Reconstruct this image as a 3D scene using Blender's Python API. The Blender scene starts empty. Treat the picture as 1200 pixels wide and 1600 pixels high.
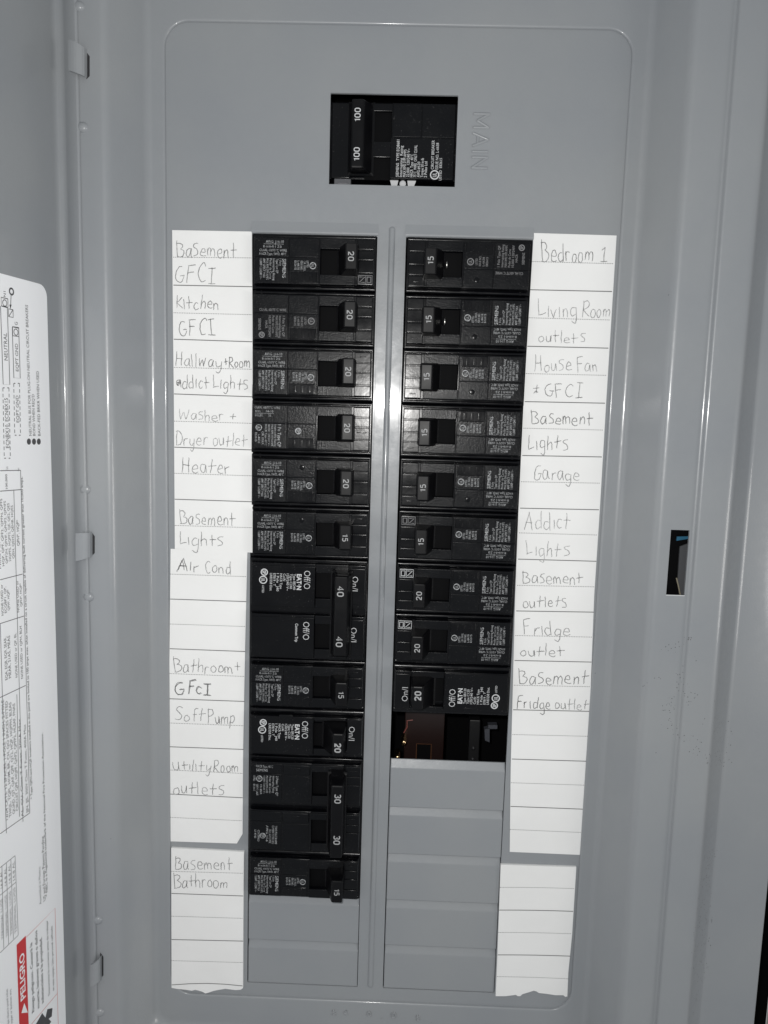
import bpy, bmesh, math, random
from mathutils import Vector, Matrix
random.seed(7)
SC = bpy.context.scene
COL = SC.collection
S = 0.001                                   # everything below is written in millimetres

# ------------------------------------------------------------------ camera, world, lamps, exposure
# Panel coordinates: X right, Y down along the panel, h towards the viewer.  Blender: (X, -h, -Y).
ROT = ((0.9993320173, -0.0285968001, 0.0227539498),
       (0.0312362651, 0.9915809596, -0.1256642205),
       (-0.0189687888, 0.1262910274, 0.9918118579))
CAM = (10.7148, 81.4609, 368.2069)          # X, Y, h
FOC = 1200.0
def B(X, Y, h): return Vector((X * S, -h * S, -Y * S))
cam_d = bpy.data.cameras.new('camera'); cam = bpy.data.objects.new('camera', cam_d); COL.objects.link(cam)
cam_d.sensor_fit = 'HORIZONTAL'; cam_d.sensor_width = 36; cam_d.lens = 36.0
cam_d.clip_start = 0.01; cam_d.clip_end = 20
def vb(r): return Vector((r[0], r[2], -r[1]))
rx, dn, fw = vb(ROT[0]), vb(ROT[1]), vb(ROT[2])
M = Matrix((rx, -dn, -fw)).transposed().to_4x4(); M.translation = B(*CAM)
cam.matrix_world = M
SC.camera = cam

w = bpy.data.worlds.new('World'); SC.world = w; w.use_nodes = True
bg = w.node_tree.nodes['Background']; bg.inputs[0].default_value = (0.93, 0.97, 1.0, 1); bg.inputs[1].default_value = 0.36

def lamp(name, kind, X, Y, h, power, color, **kw):
    d = bpy.data.lights.new(name, kind); d.energy = power; d.color = color
    for k, v in kw.items(): setattr(d, k, v)
    o = bpy.data.objects.new(name, d); COL.objects.link(o); o.location = B(X, Y, h); return o
lamp('camera_flash', 'POINT', -3, 70, 368, 3.1, (1.0, 0.985, 0.96), shadow_soft_size=0.004)
fill = lamp('room_lamp', 'AREA', 980, 300, 640, 1.7, (1.0, 0.97, 0.93), shape='DISK', size=0.3)
fill.rotation_euler = (fill.location - B(-60, 200, 0)).to_track_quat('Z', 'Y').to_euler()

SC.view_settings.view_transform = 'Standard'; SC.view_settings.look = 'None'
SC.view_settings.exposure = 0.0; SC.view_settings.gamma = 1.0
SC.render.engine = 'CYCLES'; SC.cycles.max_bounces = 6

# ------------------------------------------------------------------ measuring helpers
def ray(px, py):
    a, b = (px - 600) / FOC, (py - 800) / FOC
    return (ROT[0][0]*a + ROT[1][0]*b + ROT[2][0], ROT[0][1]*a + ROT[1][1]*b + ROT[2][1], ROT[0][2]*a + ROT[1][2]*b + ROT[2][2])
def P(px, py, h=0.0):                        # photo point -> X, Y on the plane at height h
    d = ray(px, py); t = (CAM[2] - h) / d[2]
    return CAM[0] + d[0]*t, CAM[1] + d[1]*t

# ------------------------------------------------------------------ materials
def mat(name, col, rough=0.5, metal=0.0, bump=None, spec=0.5, coat=0.0, extra=None):
    m = bpy.data.materials.new(name); m.use_nodes = True
    nt = m.node_tree; n = nt.nodes; l = nt.links; b = n['Principled BSDF']
    b.inputs['Base Color'].default_value = (*col, 1); b.inputs['Roughness'].default_value = rough
    b.inputs['Metallic'].default_value = metal; b.inputs['Specular IOR Level'].default_value = spec
    b.inputs['Coat Weight'].default_value = coat; b.inputs['Coat Roughness'].default_value = 0.1
    tc = n.new('ShaderNodeTexCoord')
    if bump:
        sc, st, dist = bump
        no = n.new('ShaderNodeTexNoise'); no.inputs['Scale'].default_value = sc; no.inputs['Detail'].default_value = 4
        l.new(tc.outputs['Object'], no.inputs['Vector'])
        bp = n.new('ShaderNodeBump'); bp.inputs['Strength'].default_value = st; bp.inputs['Distance'].default_value = dist
        l.new(no.outputs['Fac'], bp.inputs['Height']); l.new(bp.outputs['Normal'], b.inputs['Normal'])
    if extra: extra(nt, b, tc)
    return m

def noise(nt, tc, scale, detail=3, out='Object'):
    no = nt.nodes.new('ShaderNodeTexNoise'); no.inputs['Scale'].default_value = scale; no.inputs['Detail'].default_value = detail
    nt.links.new(tc.outputs[out], no.inputs['Vector']); return no
def ramp(nt, src, stops):
    r = nt.nodes.new('ShaderNodeValToRGB'); e = r.color_ramp.elements
    while len(e) < len(stops): e.new(0.5)
    for k, (p, c) in enumerate(stops):
        e[k].position = p; e[k].color = (*c, 1) if isinstance(c, tuple) else (c, c, c, 1)
    nt.links.new(src, r.inputs[0]); return r
def mixc(nt, fac, a, b_):
    m = nt.nodes.new('ShaderNodeMix'); m.data_type = 'RGBA'
    for sock, v in ((m.inputs[0], fac), (m.inputs[6], a), (m.inputs[7], b_)):
        if isinstance(v, (tuple, float)): sock.default_value = (*v, 1) if isinstance(v, tuple) else v
        else: nt.links.new(v, sock)
    return m.outputs[2]
def math_(nt, op, a, b_=0.0):
    m = nt.nodes.new('ShaderNodeMath'); m.operation = op
    for k, v in enumerate((a, b_)):
        if isinstance(v, (int, float)): m.inputs[k].default_value = v
        else: nt.links.new(v, m.inputs[k])
    return m.outputs[0]

def paint_extra(speck):
    def f(nt, b, tc):
        n1 = noise(nt, tc, 14, 4); n2 = noise(nt, tc, 260, 3)
        c = ramp(nt, n1.outputs['Fac'], [(0.35, (0.262, 0.277, 0.295)), (0.65, (0.288, 0.301, 0.312))]).outputs[0]
        rr = ramp(nt, n2.outputs['Fac'], [(0.3, 0.31), (0.7, 0.42)]).outputs[0]
        nt.links.new(rr, b.inputs['Roughness'])
        if speck:                       # small dark dirt specks, densest along the low right of the trim
            v = nt.nodes.new('ShaderNodeTexVoronoi'); v.inputs['Scale'].default_value = 760
            nt.links.new(tc.outputs['Object'], v.inputs['Vector'])
            v2 = noise(nt, tc, 300, 2)
            dots = math_(nt, 'LESS_THAN', math_(nt, 'ADD', v.outputs['Distance'], math_(nt, 'MULTIPLY', v2.outputs['Fac'], 0.25)), 0.30)
            sx = nt.nodes.new('ShaderNodeSeparateXYZ'); nt.links.new(tc.outputs['Object'], sx.inputs[0])
            def blob(cx, cz, rx_, rz, amp):
                a = math_(nt, 'POWER', math_(nt, 'DIVIDE', math_(nt, 'SUBTRACT', sx.outputs[0], cx), rx_), 2.0)
                c_ = math_(nt, 'POWER', math_(nt, 'DIVIDE', math_(nt, 'SUBTRACT', sx.outputs[2], cz), rz), 2.0)
                a = math_(nt, 'ABSOLUTE', a); c_ = math_(nt, 'ABSOLUTE', c_)
                return math_(nt, 'MULTIPLY', math_(nt, 'MAXIMUM', math_(nt, 'SUBTRACT', 1.0, math_(nt, 'ADD', a, c_)), 0.0), amp)
            k = math_(nt, 'ADD', blob(speck[0][0], speck[0][1], speck[0][2], speck[0][3], speck[0][4]), blob(*speck[1]))
            k = math_(nt, 'ADD', k, blob(*speck[2]))
            n3 = noise(nt, tc, 95, 4)
            on = math_(nt, 'LESS_THAN', n3.outputs['Fac'], math_(nt, 'ADD', 0.27, math_(nt, 'MULTIPLY', k, 0.32)))
            fac = math_(nt, 'MULTIPLY', math_(nt, 'MULTIPLY', dots, on), 0.85)
            c = mixc(nt, fac, c, (0.05, 0.047, 0.043))
        nt.links.new(c, b.inputs['Base Color'])
    return f
xs1 = P(1098, 1440, 14); xs2 = P(1127, 1165, 14); xs3 = P(1062, 1090, 20)
PAINT = mat('grey_enamel', (0.28, 0.29, 0.3), 0.3, bump=(900, 0.10, 0.0004), coat=0.4,
            extra=paint_extra([(xs1[0]*S, -xs1[1]*S, 0.010, 0.058, 1.5), (xs2[0]*S, -xs2[1]*S, 0.013, 0.022, 1.1), (xs3[0]*S, -xs3[1]*S, 0.022, 0.05, 0.7)]))
PAINT2 = mat('grey_enamel_plain', (0.28, 0.29, 0.3), 0.3, bump=(900, 0.10, 0.0004), coat=0.28, extra=paint_extra(None))

def plastic_extra(base, r0, r1, dust):
    def f(nt, b, tc):
        n1 = noise(nt, tc, 90, 6); n2 = noise(nt, tc, 1400, 2); n3 = noise(nt, tc, 35, 3)
        rr = ramp(nt, n1.outputs['Fac'], [(0.3, r0), (0.7, r1)]).outputs[0]; nt.links.new(rr, b.inputs['Roughness'])
        d1 = ramp(nt, n2.outputs['Fac'], [(0.66, 0.0), (0.74, 1.0)]).outputs[0]
        d2 = ramp(nt, n3.outputs['Fac'], [(0.45, 0.0), (0.75, 1.0)]).outputs[0]
        oi = nt.nodes.new('ShaderNodeObjectInfo')
        fac = math_(nt, 'MULTIPLY', math_(nt, 'MULTIPLY', d1, d2), dust)
        fac = math_(nt, 'ADD', fac, math_(nt, 'MULTIPLY', d2, 0.008))
        nt.links.new(mixc(nt, fac, base, (0.35, 0.34, 0.33)), b.inputs['Base Color'])
    return f
BLK = mat('black_plastic', (0.006, 0.0065, 0.008), 0.3, bump=(500, 0.08, 0.0003), spec=0.28, extra=plastic_extra((0.0018, 0.002, 0.003), 0.13, 0.26, 0.28))
BLKM = mat('black_plastic_satin', (0.013, 0.014, 0.016), 0.5, bump=(1600, 0.3, 0.0003), spec=0.18, extra=plastic_extra((0.0045, 0.005, 0.0062), 0.2, 0.34, 0.25))
TOG = mat('toggle_plastic', (0.006, 0.006, 0.007), 0.42, spec=0.22, extra=plastic_extra((0.002, 0.002, 0.0028), 0.3, 0.42, 0.1))
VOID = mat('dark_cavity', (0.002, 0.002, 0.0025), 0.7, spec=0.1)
def print_extra(nt, b, tc):
    n1 = noise(nt, tc, 700, 3)
    nt.links.new(ramp(nt, n1.outputs['Fac'], [(0.35, (0.14, 0.145, 0.15)), (0.6, (0.44, 0.45, 0.46))]).outputs[0], b.inputs['Base Color'])
PRT = mat('pale_print', (0.5, 0.5, 0.5), 0.6, extra=print_extra)
PRTB = mat('bright_print', (0.6, 0.61, 0.62), 0.6)
NUMB = mat('number_paint', (0.37, 0.375, 0.38), 0.6)
PRTD = mat('faint_print', (0.2, 0.2, 0.205), 0.6)
def paper_extra(nt, b, tc):
    n1 = noise(nt, tc, 30, 4)
    nt.links.new(ramp(nt, n1.outputs['Fac'], [(0.3, (0.84, 0.84, 0.83)), (0.7, (0.88, 0.88, 0.872))]).outputs[0], b.inputs['Base Color'])
PAPER = mat('white_card', (0.8, 0.8, 0.79), 0.85, bump=(60, 0.25, 0.002), spec=0.2, extra=paper_extra)
def pencil_extra(a, b_):
    def f(nt, b, tc):
        n1 = noise(nt, tc, 1300, 3); n2 = noise(nt, tc, 160, 2)
        v = math_(nt, 'ADD', math_(nt, 'MULTIPLY', n1.outputs['Fac'], 0.6), math_(nt, 'MULTIPLY', n2.outputs['Fac'], 0.4))
        nt.links.new(ramp(nt, v, [(0.38, a), (0.62, b_)]).outputs[0], b.inputs['Base Color'])
    return f
PENCIL = mat('pencil', (0.13, 0.13, 0.135), 0.6, extra=pencil_extra(0.12, 0.45))
PENCILD = mat('pencil_dark', (0.085, 0.085, 0.09), 0.6, extra=pencil_extra(0.07, 0.3))
PENCILL = mat('pencil_light', (0.34, 0.34, 0.35), 0.6, extra=pencil_extra(0.22, 0.56))
RULE = mat('rule_ink', (0.12, 0.12, 0.12), 0.8)
PERF = mat('perforation', (0.14, 0.14, 0.14), 0.8)
LABEL = mat('white_sticker', (0.92, 0.93, 0.95), 0.5)
INK = mat('black_ink', (0.07, 0.07, 0.075), 0.5)
INKG = mat('grey_ink', (0.22, 0.22, 0.23), 0.5)
RED = mat('red_ink', (0.6, 0.035, 0.04), 0.45)
PINK = mat('thin_red_line', (0.65, 0.25, 0.25), 0.5)
STEEL = mat('steel', (0.7, 0.69, 0.66), 0.3, 1.0, bump=(300, 0.2, 0.0005))
DULL = mat('dull_steel', (0.18, 0.18, 0.19), 0.35, 1.0)
DULLD = mat('shadowed_steel', (0.02, 0.02, 0.022), 0.6)
COPPER = mat('brass', (0.85, 0.6, 0.35), 0.25, 1.0)
OXID = mat('dark_red_plastic', (0.012, 0.0035, 0.0025), 0.4)
BLUE = mat('blue_insulation', (0.03, 0.14, 0.24), 0.4)
WHT = mat('pale_insulation', (0.5, 0.52, 0.56), 0.5)
def wall_extra(nt, b, tc):
    n1 = noise(nt, tc, 60, 6)
    nt.links.new(ramp(nt, n1.outputs['Fac'], [(0.3, (0.20, 0.17, 0.145)), (0.7, (0.33, 0.29, 0.25))]).outputs[0], b.inputs['Base Color'])
WALL = mat('rough_wall', (0.3, 0.27, 0.23), 0.9, bump=(200, 0.8, 0.003), extra=wall_extra)

# ------------------------------------------------------------------ mesh builder (local u right, v down, h out)
_o = [(.5, 1), (.82, .95), (1, .75), (1, .25), (.82, .05), (.5, 0), (.18, .05), (0, .25), (0, .75), (.18, .95), (.5, 1)]
FIG = {'0': [_o], '1': [[(.05, .78), (.8, 1), (.8, 0)]], '2': [[(0, .76), (.1, .94), (.5, 1), (.88, .92), (.95, .7), (.8, .48), (.2, .18), (0, 0), (1, 0)]],
       '3': [[(.02, .92), (.5, 1), (.9, .92), (.92, .68), (.75, .54), (.4, .52)], [(.4, .52), (.8, .48), (1, .28), (.88, .06), (.5, 0), (0, .08)]],
       '4': [[(.74, 0), (.74, 1), (0, .3), (1, .3)]], '5': [[(.92, 1), (.15, 1), (.08, .56), (.5, .64), (.9, .52), (1, .28), (.85, .06), (.45, 0), (0, .08)]],
       'S': [[(.95, .85), (.6, 1), (.15, .93), (.05, .72), (.3, .55), (.75, .45), (.98, .25), (.8, .05), (.4, 0), (.02, .12)]], '.': [[(0, 0), (0, .1)]]}
class MB:
    def __init__(s): s.v = []; s.f = []
    def stroke(s, body, u0, v0, u1, v1, h, wd, d='n', ridge=0.0):
        """condensed figures drawn as strokes; ridge > 0 raises them as pressed relief"""
        W_ = {'1': .32, '.': .12}; gap = .3; tot = sum(W_.get(c, .56) for c in body) + gap*(len(body) - 1); x = 0
        for c in body:
            w_ = W_.get(c, .56)
            for pl in FIG[c]:
                out = []
                for a_, b_ in pl:
                    X = (x + a_*w_)/tot; Y = b_
                    out.append({'n': (u0 + X*(u1-u0), v1 - Y*(v1-v0)), 'cw': (u0 + Y*(u1-u0), v0 + X*(v1-v0)), 'ccw': (u1 - Y*(u1-u0), v1 - X*(v1-v0))}[d])
                if not ridge: s.line(out, wd, h)
                else:
                    for (ax, ay), (bx, by) in zip(out, out[1:]):
                        L = math.hypot(bx-ax, by-ay) or 1; nx, ny = -(by-ay)/L*wd/2, (bx-ax)/L*wd/2
                        s.loft([[(px + nx*k, py + ny*k, h + z) for k, z in ((1, 0), (.55, ridge*.8), (0, ridge), (-.55, ridge*.8), (-1, 0))] for px, py in ((ax, ay), (bx, by))], False, False, closed=False)
            x += w_ + gap
    def add(s, vs, fs):
        o = len(s.v); s.v += vs; s.f += [tuple(i + o for i in f) for f in fs]
    def quad(s, a, b, c, d): s.add([a, b, c, d], [(0, 1, 2, 3)])
    def rect(s, u0, v0, u1, v1, h): s.quad((u0, v0, h), (u1, v0, h), (u1, v1, h), (u0, v1, h))
    def loft(s, loops, cap0=False, cap1=True, closed=True):
        n = len(loops[0]); o = len(s.v)
        for lp in loops: s.v += lp
        for k in range(len(loops) - 1):
            for i in range(n if closed else n - 1):
                j = (i + 1) % n
                s.f.append((o + k*n + i, o + k*n + j, o + (k+1)*n + j, o + (k+1)*n + i))
        if cap0: s.f.append(tuple(o + i for i in range(n)))
        if cap1: s.f.append(tuple(o + (len(loops)-1)*n + i for i in range(n)))
    def box(s, u0, v0, u1, v1, h0, h1):
        s.loft([[(u0, v0, h), (u1, v0, h), (u1, v1, h), (u0, v1, h)] for h in (h0, h1)], True, True)
    def plate(s, u0, v0, u1, v1, h0, h1, r=0.6, ch=0.3, draft=0.0, rn=2):
        prof = [(0, h0), (draft, h1 - ch), (draft + ch*0.3, h1 - ch*0.3), (draft + ch, h1), (draft + ch + 0.12, h1)]
        s.loft([rrect(u0 + i, v0 + i, u1 - i, v1 - i, max(r - i*0.5, 0.05), h, rn) for i, h in prof])
    def frust(s, a, b):
        (u0, v0, u1, v1, h0), (p0, q0, p1, q1, h1) = a, b
        s.loft([[(u0, v0, h0), (u1, v0, h0), (u1, v1, h0), (u0, v1, h0)], [(p0, q0, h1), (p1, q0, h1), (p1, q1, h1), (p0, q1, h1)]], True, True)
    def tube(s, pts, r, n=8):
        loops = []
        for i, p in enumerate(pts):
            p = Vector(p); t = (Vector(pts[min(i+1, len(pts)-1)]) - Vector(pts[max(i-1, 0)])).normalized()
            a = t.cross(Vector((0, 0, 1))); a = a.normalized() if a.length > 1e-3 else Vector((1, 0, 0)); b = t.cross(a)
            loops.append([tuple(p + (a*math.cos(2*math.pi*k/n) + b*math.sin(2*math.pi*k/n))*r) for k in range(n)])
        s.loft(loops, True, True)
    def disc(s, u, v, h, r, h0=None, n=20, dome=0.0):
        c = [(math.cos(2*math.pi*k/n), math.sin(2*math.pi*k/n)) for k in range(n)]
        if h0 is None: s.add([(u + r*x, v + r*y, h) for x, y in c], [tuple(range(n))]); return
        pr = [(1, h0), (1, h - dome)] + ([(0.92, h - dome*0.6), (0.7, h - dome*0.2), (0.4, h)] if dome else [])
        s.loft([[(u + r*q*x, v + r*q*y, hh) for x, y in c] for q, hh in pr])
    def ring(s, u, v, h, r0, r1, n=24, su=1.0):
        for k in range(n):
            a, b = 2*math.pi*k/n, 2*math.pi*(k+1)/n
            s.quad((u + r0*su*math.cos(a), v + r0*math.sin(a), h), (u + r1*su*math.cos(a), v + r1*math.sin(a), h),
                   (u + r1*su*math.cos(b), v + r1*math.sin(b), h), (u + r0*su*math.cos(b), v + r0*math.sin(b), h))
    def line(s, pts, wd, h, close=False):                  # flat ribbon along points
        pts = [tuple(p[:2]) for p in pts]
        if close: pts = pts + [pts[0]]
        L = []
        for i in range(len(pts)):
            a, b = pts[max(i-1, 0)], pts[min(i+1, len(pts)-1)]
            dx, dy = b[0]-a[0], b[1]-a[1]; q = math.hypot(dx, dy) or 1
            wi = (wd[i] if isinstance(wd, list) else wd) / 2
            L.append(((pts[i][0] - dy/q*wi, pts[i][1] + dx/q*wi, h), (pts[i][0] + dy/q*wi, pts[i][1] - dx/q*wi, h)))
        for i in range(len(L) - 1): s.quad(L[i][0], L[i+1][0], L[i+1][1], L[i][1])
    def text(s, body, u0, v0, u1, v1, h, d='n', bold=0.0, fn=None):
        """fit a line of text in the box; d: n upright, cw reads down, ccw reads up, r upside down"""
        V, F = glyphs(body, bold)
        out = []
        for x, y in V:
            if d == 'n': q = (u0 + x*(u1-u0), v1 - y*(v1-v0))
            elif d == 'r': q = (u1 - x*(u1-u0), v0 + y*(v1-v0))
            elif d == 'cw': q = (u0 + y*(u1-u0), v0 + x*(v1-v0))
            else: q = (u1 - y*(u1-u0), v1 - x*(v1-v0))
            out.append((q[0], q[1], h))
        s.add(out, F)
    def mesh(s, name, m, smooth=False, tf=None, bevel=0.0, seg=2, recalc=True):
        me = bpy.data.meshes.new(name)
        tf = tf or (lambda u, v, h: (u*S, -h*S, -v*S))
        me.from_pydata([tf(*p) for p in s.v], [], s.f)
        bm = bmesh.new(); bm.from_mesh(me)
        if bevel:
            bmesh.ops.remove_doubles(bm, verts=bm.verts, dist=1e-6)
            bmesh.ops.bevel(bm, geom=bm.edges[:], offset=bevel*S, segments=seg, affect='EDGES', profile=0.5)
        if recalc: bmesh.ops.recalc_face_normals(bm, faces=bm.faces)
        bm.to_mesh(me); bm.free()
        if smooth:
            for p in me.polygons: p.use_smooth = True
        me.materials.append(m); return me
    def build(s, name, m, parent=None, **kw):
        return link(name, s.mesh(name, m, **kw), parent)

def link(name, me, parent=None):
    o = bpy.data.objects.new(name, me); COL.objects.link(o)
    if parent: o.parent = parent
    return o
def rrect(u0, v0, u1, v1, r, h, n=3):
    out = []
    for cx, cy, a0 in ((u1-r, v0+r, -90), (u1-r, v1-r, 0), (u0+r, v1-r, 90), (u0+r, v0+r, 180)):
        for k in range(n + 1):
            a = math.radians(a0 + 90.0*k/n); out.append((cx + r*math.cos(a), cy + r*math.sin(a), h))
    return out
_g = {}
_fc = bpy.data.curves.new('lettering_source', 'FONT'); _fo = bpy.data.objects.new('lettering_source', _fc)
_fc.resolution_u = 2; _fc.fill_mode = 'FRONT'
def glyphs(body, bold=0.0):
    key = (body, bold)
    if key not in _g:
        _fc.body = body; _fc.offset = bold
        me = bpy.data.meshes.new_from_object(_fo)
        V = [(v.co.x, v.co.y) for v in me.vertices]; F = [tuple(p.vertices) for p in me.polygons]
        xs = [p[0] for p in V]; x0, x1 = min(xs), max(xs); cap = 0.70
        _g[key] = ([((x - x0)/(x1 - x0), y/cap) for x, y in V], F)
        bpy.data.meshes.remove(me)
    return _g[key]
def thing(name, label, cat, X=0, Y=0, h=0, group=None):
    o = bpy.data.objects.new(name, None); COL.objects.link(o); o.empty_display_size = 0.01
    o.location = B(X, Y, h); o['label'] = label; o['category'] = cat
    if group: o['group'] = group
    return o

# ------------------------------------------------------------------ the enclosure's cover
PX0, PX1 = -61.2, -3.0                      # left breaker column
QX0, QX1 = 10.2, 68.7                       # right breaker column
PITCH = 25.4
BL, BR, BT, BB = -101.4, 108.6, -91.1, 387.7   # embossed border of the dead front
panel = thing('electrical_panel', 'grey enamelled steel breaker panel cover with its door swung open to the left', 'electrical panel')

def border_loop(off, h, r, n=10):
    return rrect(BL - off, BT - off, BR + off, BB + off, r, h, n)

LOW = 20.0                                  # level of the door seat round the raised centre
xr0 = P(236, 647, 1.2)[0]; xr1 = P(975, 690, 1.2)[0]
xs0 = P(172, 647, LOW)[0]; xs1_ = P(1038, 690, LOW)[0]
yb = P(400, 1604, 1.2)[1]
yt = -117.0
xo1 = P(1097, 690, LOW)[0]                  # outer rim of the seat
xf1 = P(1153, 690, LOW + 2)[0]; xg1 = P(1176, 690, LOW - 10)[0]
xe1 = P(1190, 1500, LOW - 10)[0]
ytop, ybot = -150.0, 452.0
cv = MB()
def ringloop(k, h, x0, x1, y0, y1, r, n=10): return rrect(x0, y0, x1, y1, r, h, n)
loops = []
# convex lip round the dead front, ring, fold, slope, fold, seat
for off, h, rr in ((-0.40, -0.7, 11.0), (-0.36, 0.0, 11.0), (-0.25, 0.6, 11.1), (0.0, 0.98, 11.4), (0.4, 1.15, 11.8), (1.0, 1.2, 12.4)): loops.append(border_loop(off, h, rr))
WL = 15.0                                  # width of the sloping side of the pan, top and bottom
def side(u, h):
    t = u/WL; k = max(u, 0.0)
    return rrect(xr0 + (xs0 - xr0)*t, yt - u, xr1 + (xs1_ - xr1)*t, yb + u, 8 + 0.8*max(u, -4), h, 10)
def bez(a, b_, c, n=5):
    return [tuple((1-t)**2*a[q] + 2*t*(1-t)*b_[q] + t*t*c[q] for q in (0, 1)) for t in [k/n for k in range(n + 1)]]
Hh = LOW - 1.2; ln = math.hypot(WL, Hh); ux, uy = WL/ln, Hh/ln
pts = bez((-2.6, 0), (0, 0), (3.4*ux, 3.4*uy)) + bez((WL - 3.6*ux, Hh - 3.6*uy), (WL, Hh), (WL + 2.6, Hh))
for u, h in pts: loops.append(side(u, 1.2 + h))
loops.append(rrect(xs0 - 6, yt - 22, xs1_ + 6, yb + 22, 0.02, LOW, 10))
cv.loft(loops, False, False)
cover = cv.build('raised_cover', PAINT, panel, smooth=True)
# seat sheet and outer frame: vertical profile running the height of the cover, hole for the latch
st = MB()
xi0, xi1 = xs0 - 2, xs1_ + 2
prof = [(xo1 - 1.2, LOW), (xo1 - 0.5, LOW + 0.10), (xo1 - 0.1, LOW + 0.5), (xo1 + 0.2, LOW + 1.6), (xo1 + 0.6, LOW + 2.0), (xo1 + 1.4, LOW + 2.15),
        (xf1 - 3.0, LOW + 2.15), (xf1 - 1.2, LOW + 1.95), (xf1, LOW + 1.3), (xf1 + 1.1, LOW + 0.2), (xf1 + 1.9, LOW - 1.5),
        (xg1 - 2.4, LOW - 8.0), (xg1 - 1.3, LOW - 9.6), (xg1, LOW - 10.6), (xg1 + 2.0, LOW - 11.0), (xe1 - 0.6, LOW - 11.0), (xe1, LOW - 11.3), (xe1 + 0.1, LOW - 12.5)]
st.loft([[(x, y, h) for x, h in prof] for y in (ytop, ybot)], False, False, closed=False)
frame = st.build('outer_frame', PAINT, panel, smooth=True)
GAPX = P(132.5, 647, LOW + 1.2)[0]
sl0 = P(1047, 828, LOW); sl1 = P(1073, 930, LOW)
lx0, lx1 = P(1044.5, 880, LOW)[0], P(1073.5, 880, LOW)[0]; ly0, ly1 = P(1058, 828, LOW)[1], P(1056, 930, LOW)[1]
se = MB()
xl0 = -190.0
se.rect(xs1_ + 6.0, ytop, xo1 - 1.2, ly0, LOW); se.rect(xs1_ + 6.0, ly1, xo1 - 1.2, ybot, LOW)
se.rect(xs1_ + 6.0, ly0, lx0, ly1, LOW); se.rect(lx1, ly0, xo1 - 1.2, ly1, LOW)
for a, b_ in (((lx0, ly0), (lx1, ly0)), ((lx1, ly0), (lx1, ly1)), ((lx1, ly1), (lx0, ly1)), ((lx0, ly1), (lx0, ly0))):
    se.quad((*a, LOW), (*b_, LOW), (*b_, LOW - 1.2), (*a, LOW - 1.2))
se.rect(GAPX - 1.5, ytop, xs0 - 6.0, ybot, LOW); se.quad((GAPX - 1.5, ytop, LOW), (GAPX - 1.5, ybot, LOW), (GAPX - 1.5, ybot, LOW - 20), (GAPX - 1.5, ytop, LOW - 20))
se.rect(xs0 - 6.0, ytop, xs1_ + 6.0, yt - 22.0, LOW); se.rect(xs0 - 6.0, yb + 22.0, xs1_ + 6.0, ybot, LOW)
se.build('door_seat', PAINT, panel)
ed = MB()                                   # thin bright line along the foot of the latch slot
ed.line([(lx0 - 0.1, ly1 + 0.1), (lx1 + 0.1, ly1 + 0.1)], 0.35, LOW + 0.02); ed.build('slot_lip', PRTB, panel)

# dead front sheet with its openings
xs = sorted([BL - 0.9, -26.0, 31.8, PX0, PX1, QX0, QX1, BR + 0.9])
MX0, MX1, MY0, MY1 = -26.0, 31.8, -62.2, -22.6
LY1 = 13*PITCH; RY1 = 10*PITCH; CY1 = 15*PITCH - 0.8
ys = sorted([BT - 0.9, MY0, MY1, 0.0, RY1, LY1, CY1, BB + 0.9])
def hole(x, y):
    if MX0 < x < MX1 and MY0 < y < MY1: return True
    if PX0 < x < PX1 and 0 < y < CY1: return True
    if QX0 < x < QX1 and 0 < y < CY1: return True
    return False
ds = MB()
bc = rrect(BL - 0.0, BT - 0.0, BR + 0.0, BB + 0.0, 12.6, 0, 10)
for i in range(len(xs) - 1):
    for j in range(len(ys) - 1):
        cx, cy = (xs[i] + xs[i+1])/2, (ys[j] + ys[j+1])/2
        if not hole(cx, cy): ds.rect(xs[i], ys[j], xs[i+1], ys[j+1], 0.0)
# rolled lips of the openings
def lip(m, x0, y0, x1, y1, dep=1.6, rr=0.55):
    pr = [(-rr*1.6, 0.012), (-rr*0.7, -0.02), (-rr*0.2, -rr*0.35), (0.0, -rr), (0.0, -dep)]
    m.loft([rrect(x0 + o, y0 + o, x1 - o, y1 - o, 0.5, h, 3) for o, h in pr], False, False)
dead = ds.build('dead_front', PAINT2, panel)
lp = MB(); lip(lp, MX0, MY0, MX1, MY1); lip(lp, PX0, 0, PX1, CY1); lip(lp, QX0, 0, QX1, CY1)
lp.build('opening_lip', PAINT2, dead, smooth=True)
# pressed band just above the two columns
for x0, x1 in ((PX0 - 0.2, PX1 + 0.3), (QX0 - 0.3, QX1 + 0.2)):
    m = MB(); pr = [(-5.6, 0.012), (-3.5, 0.35), (-1.2, 0.75), (-0.5, 0.7), (-0.05, 0.25), (0.0, -0.8)]
    m.loft([[(x, y, h) for y, h in pr] for x in (x0, x1)], False, False, closed=False)
    for x in (x0, x1): m.add([(x, y, h) for y, h in pr], [tuple(range(len(pr)))])
    m.build('opening_visor', PAINT2, dead, smooth=False)
# centre rib
m = MB()
rt = P(612, 355)[0], P(612, 354)[1]; rb = P(579.5, 1543)[0], P(579.5, 1543)[1]
xc = (rt[0] + rb[0])/2; rw = 1.45; loops = []
for q, hh in ((1.0, 0.0), (0.8, 0.45), (0.45, 0.75), (0.12, 0.85)):
    loops.append(rrect(xc - rw*q, rt[1] + rw*(1-q), xc + rw*q, rb[1] - rw*(1-q), rw*q*0.98, hh, 5))
m.loft(loops); m.build('centre_rib', PAINT2, dead, smooth=True)
m = MB()                                    # faint edge line right of the rib
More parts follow.
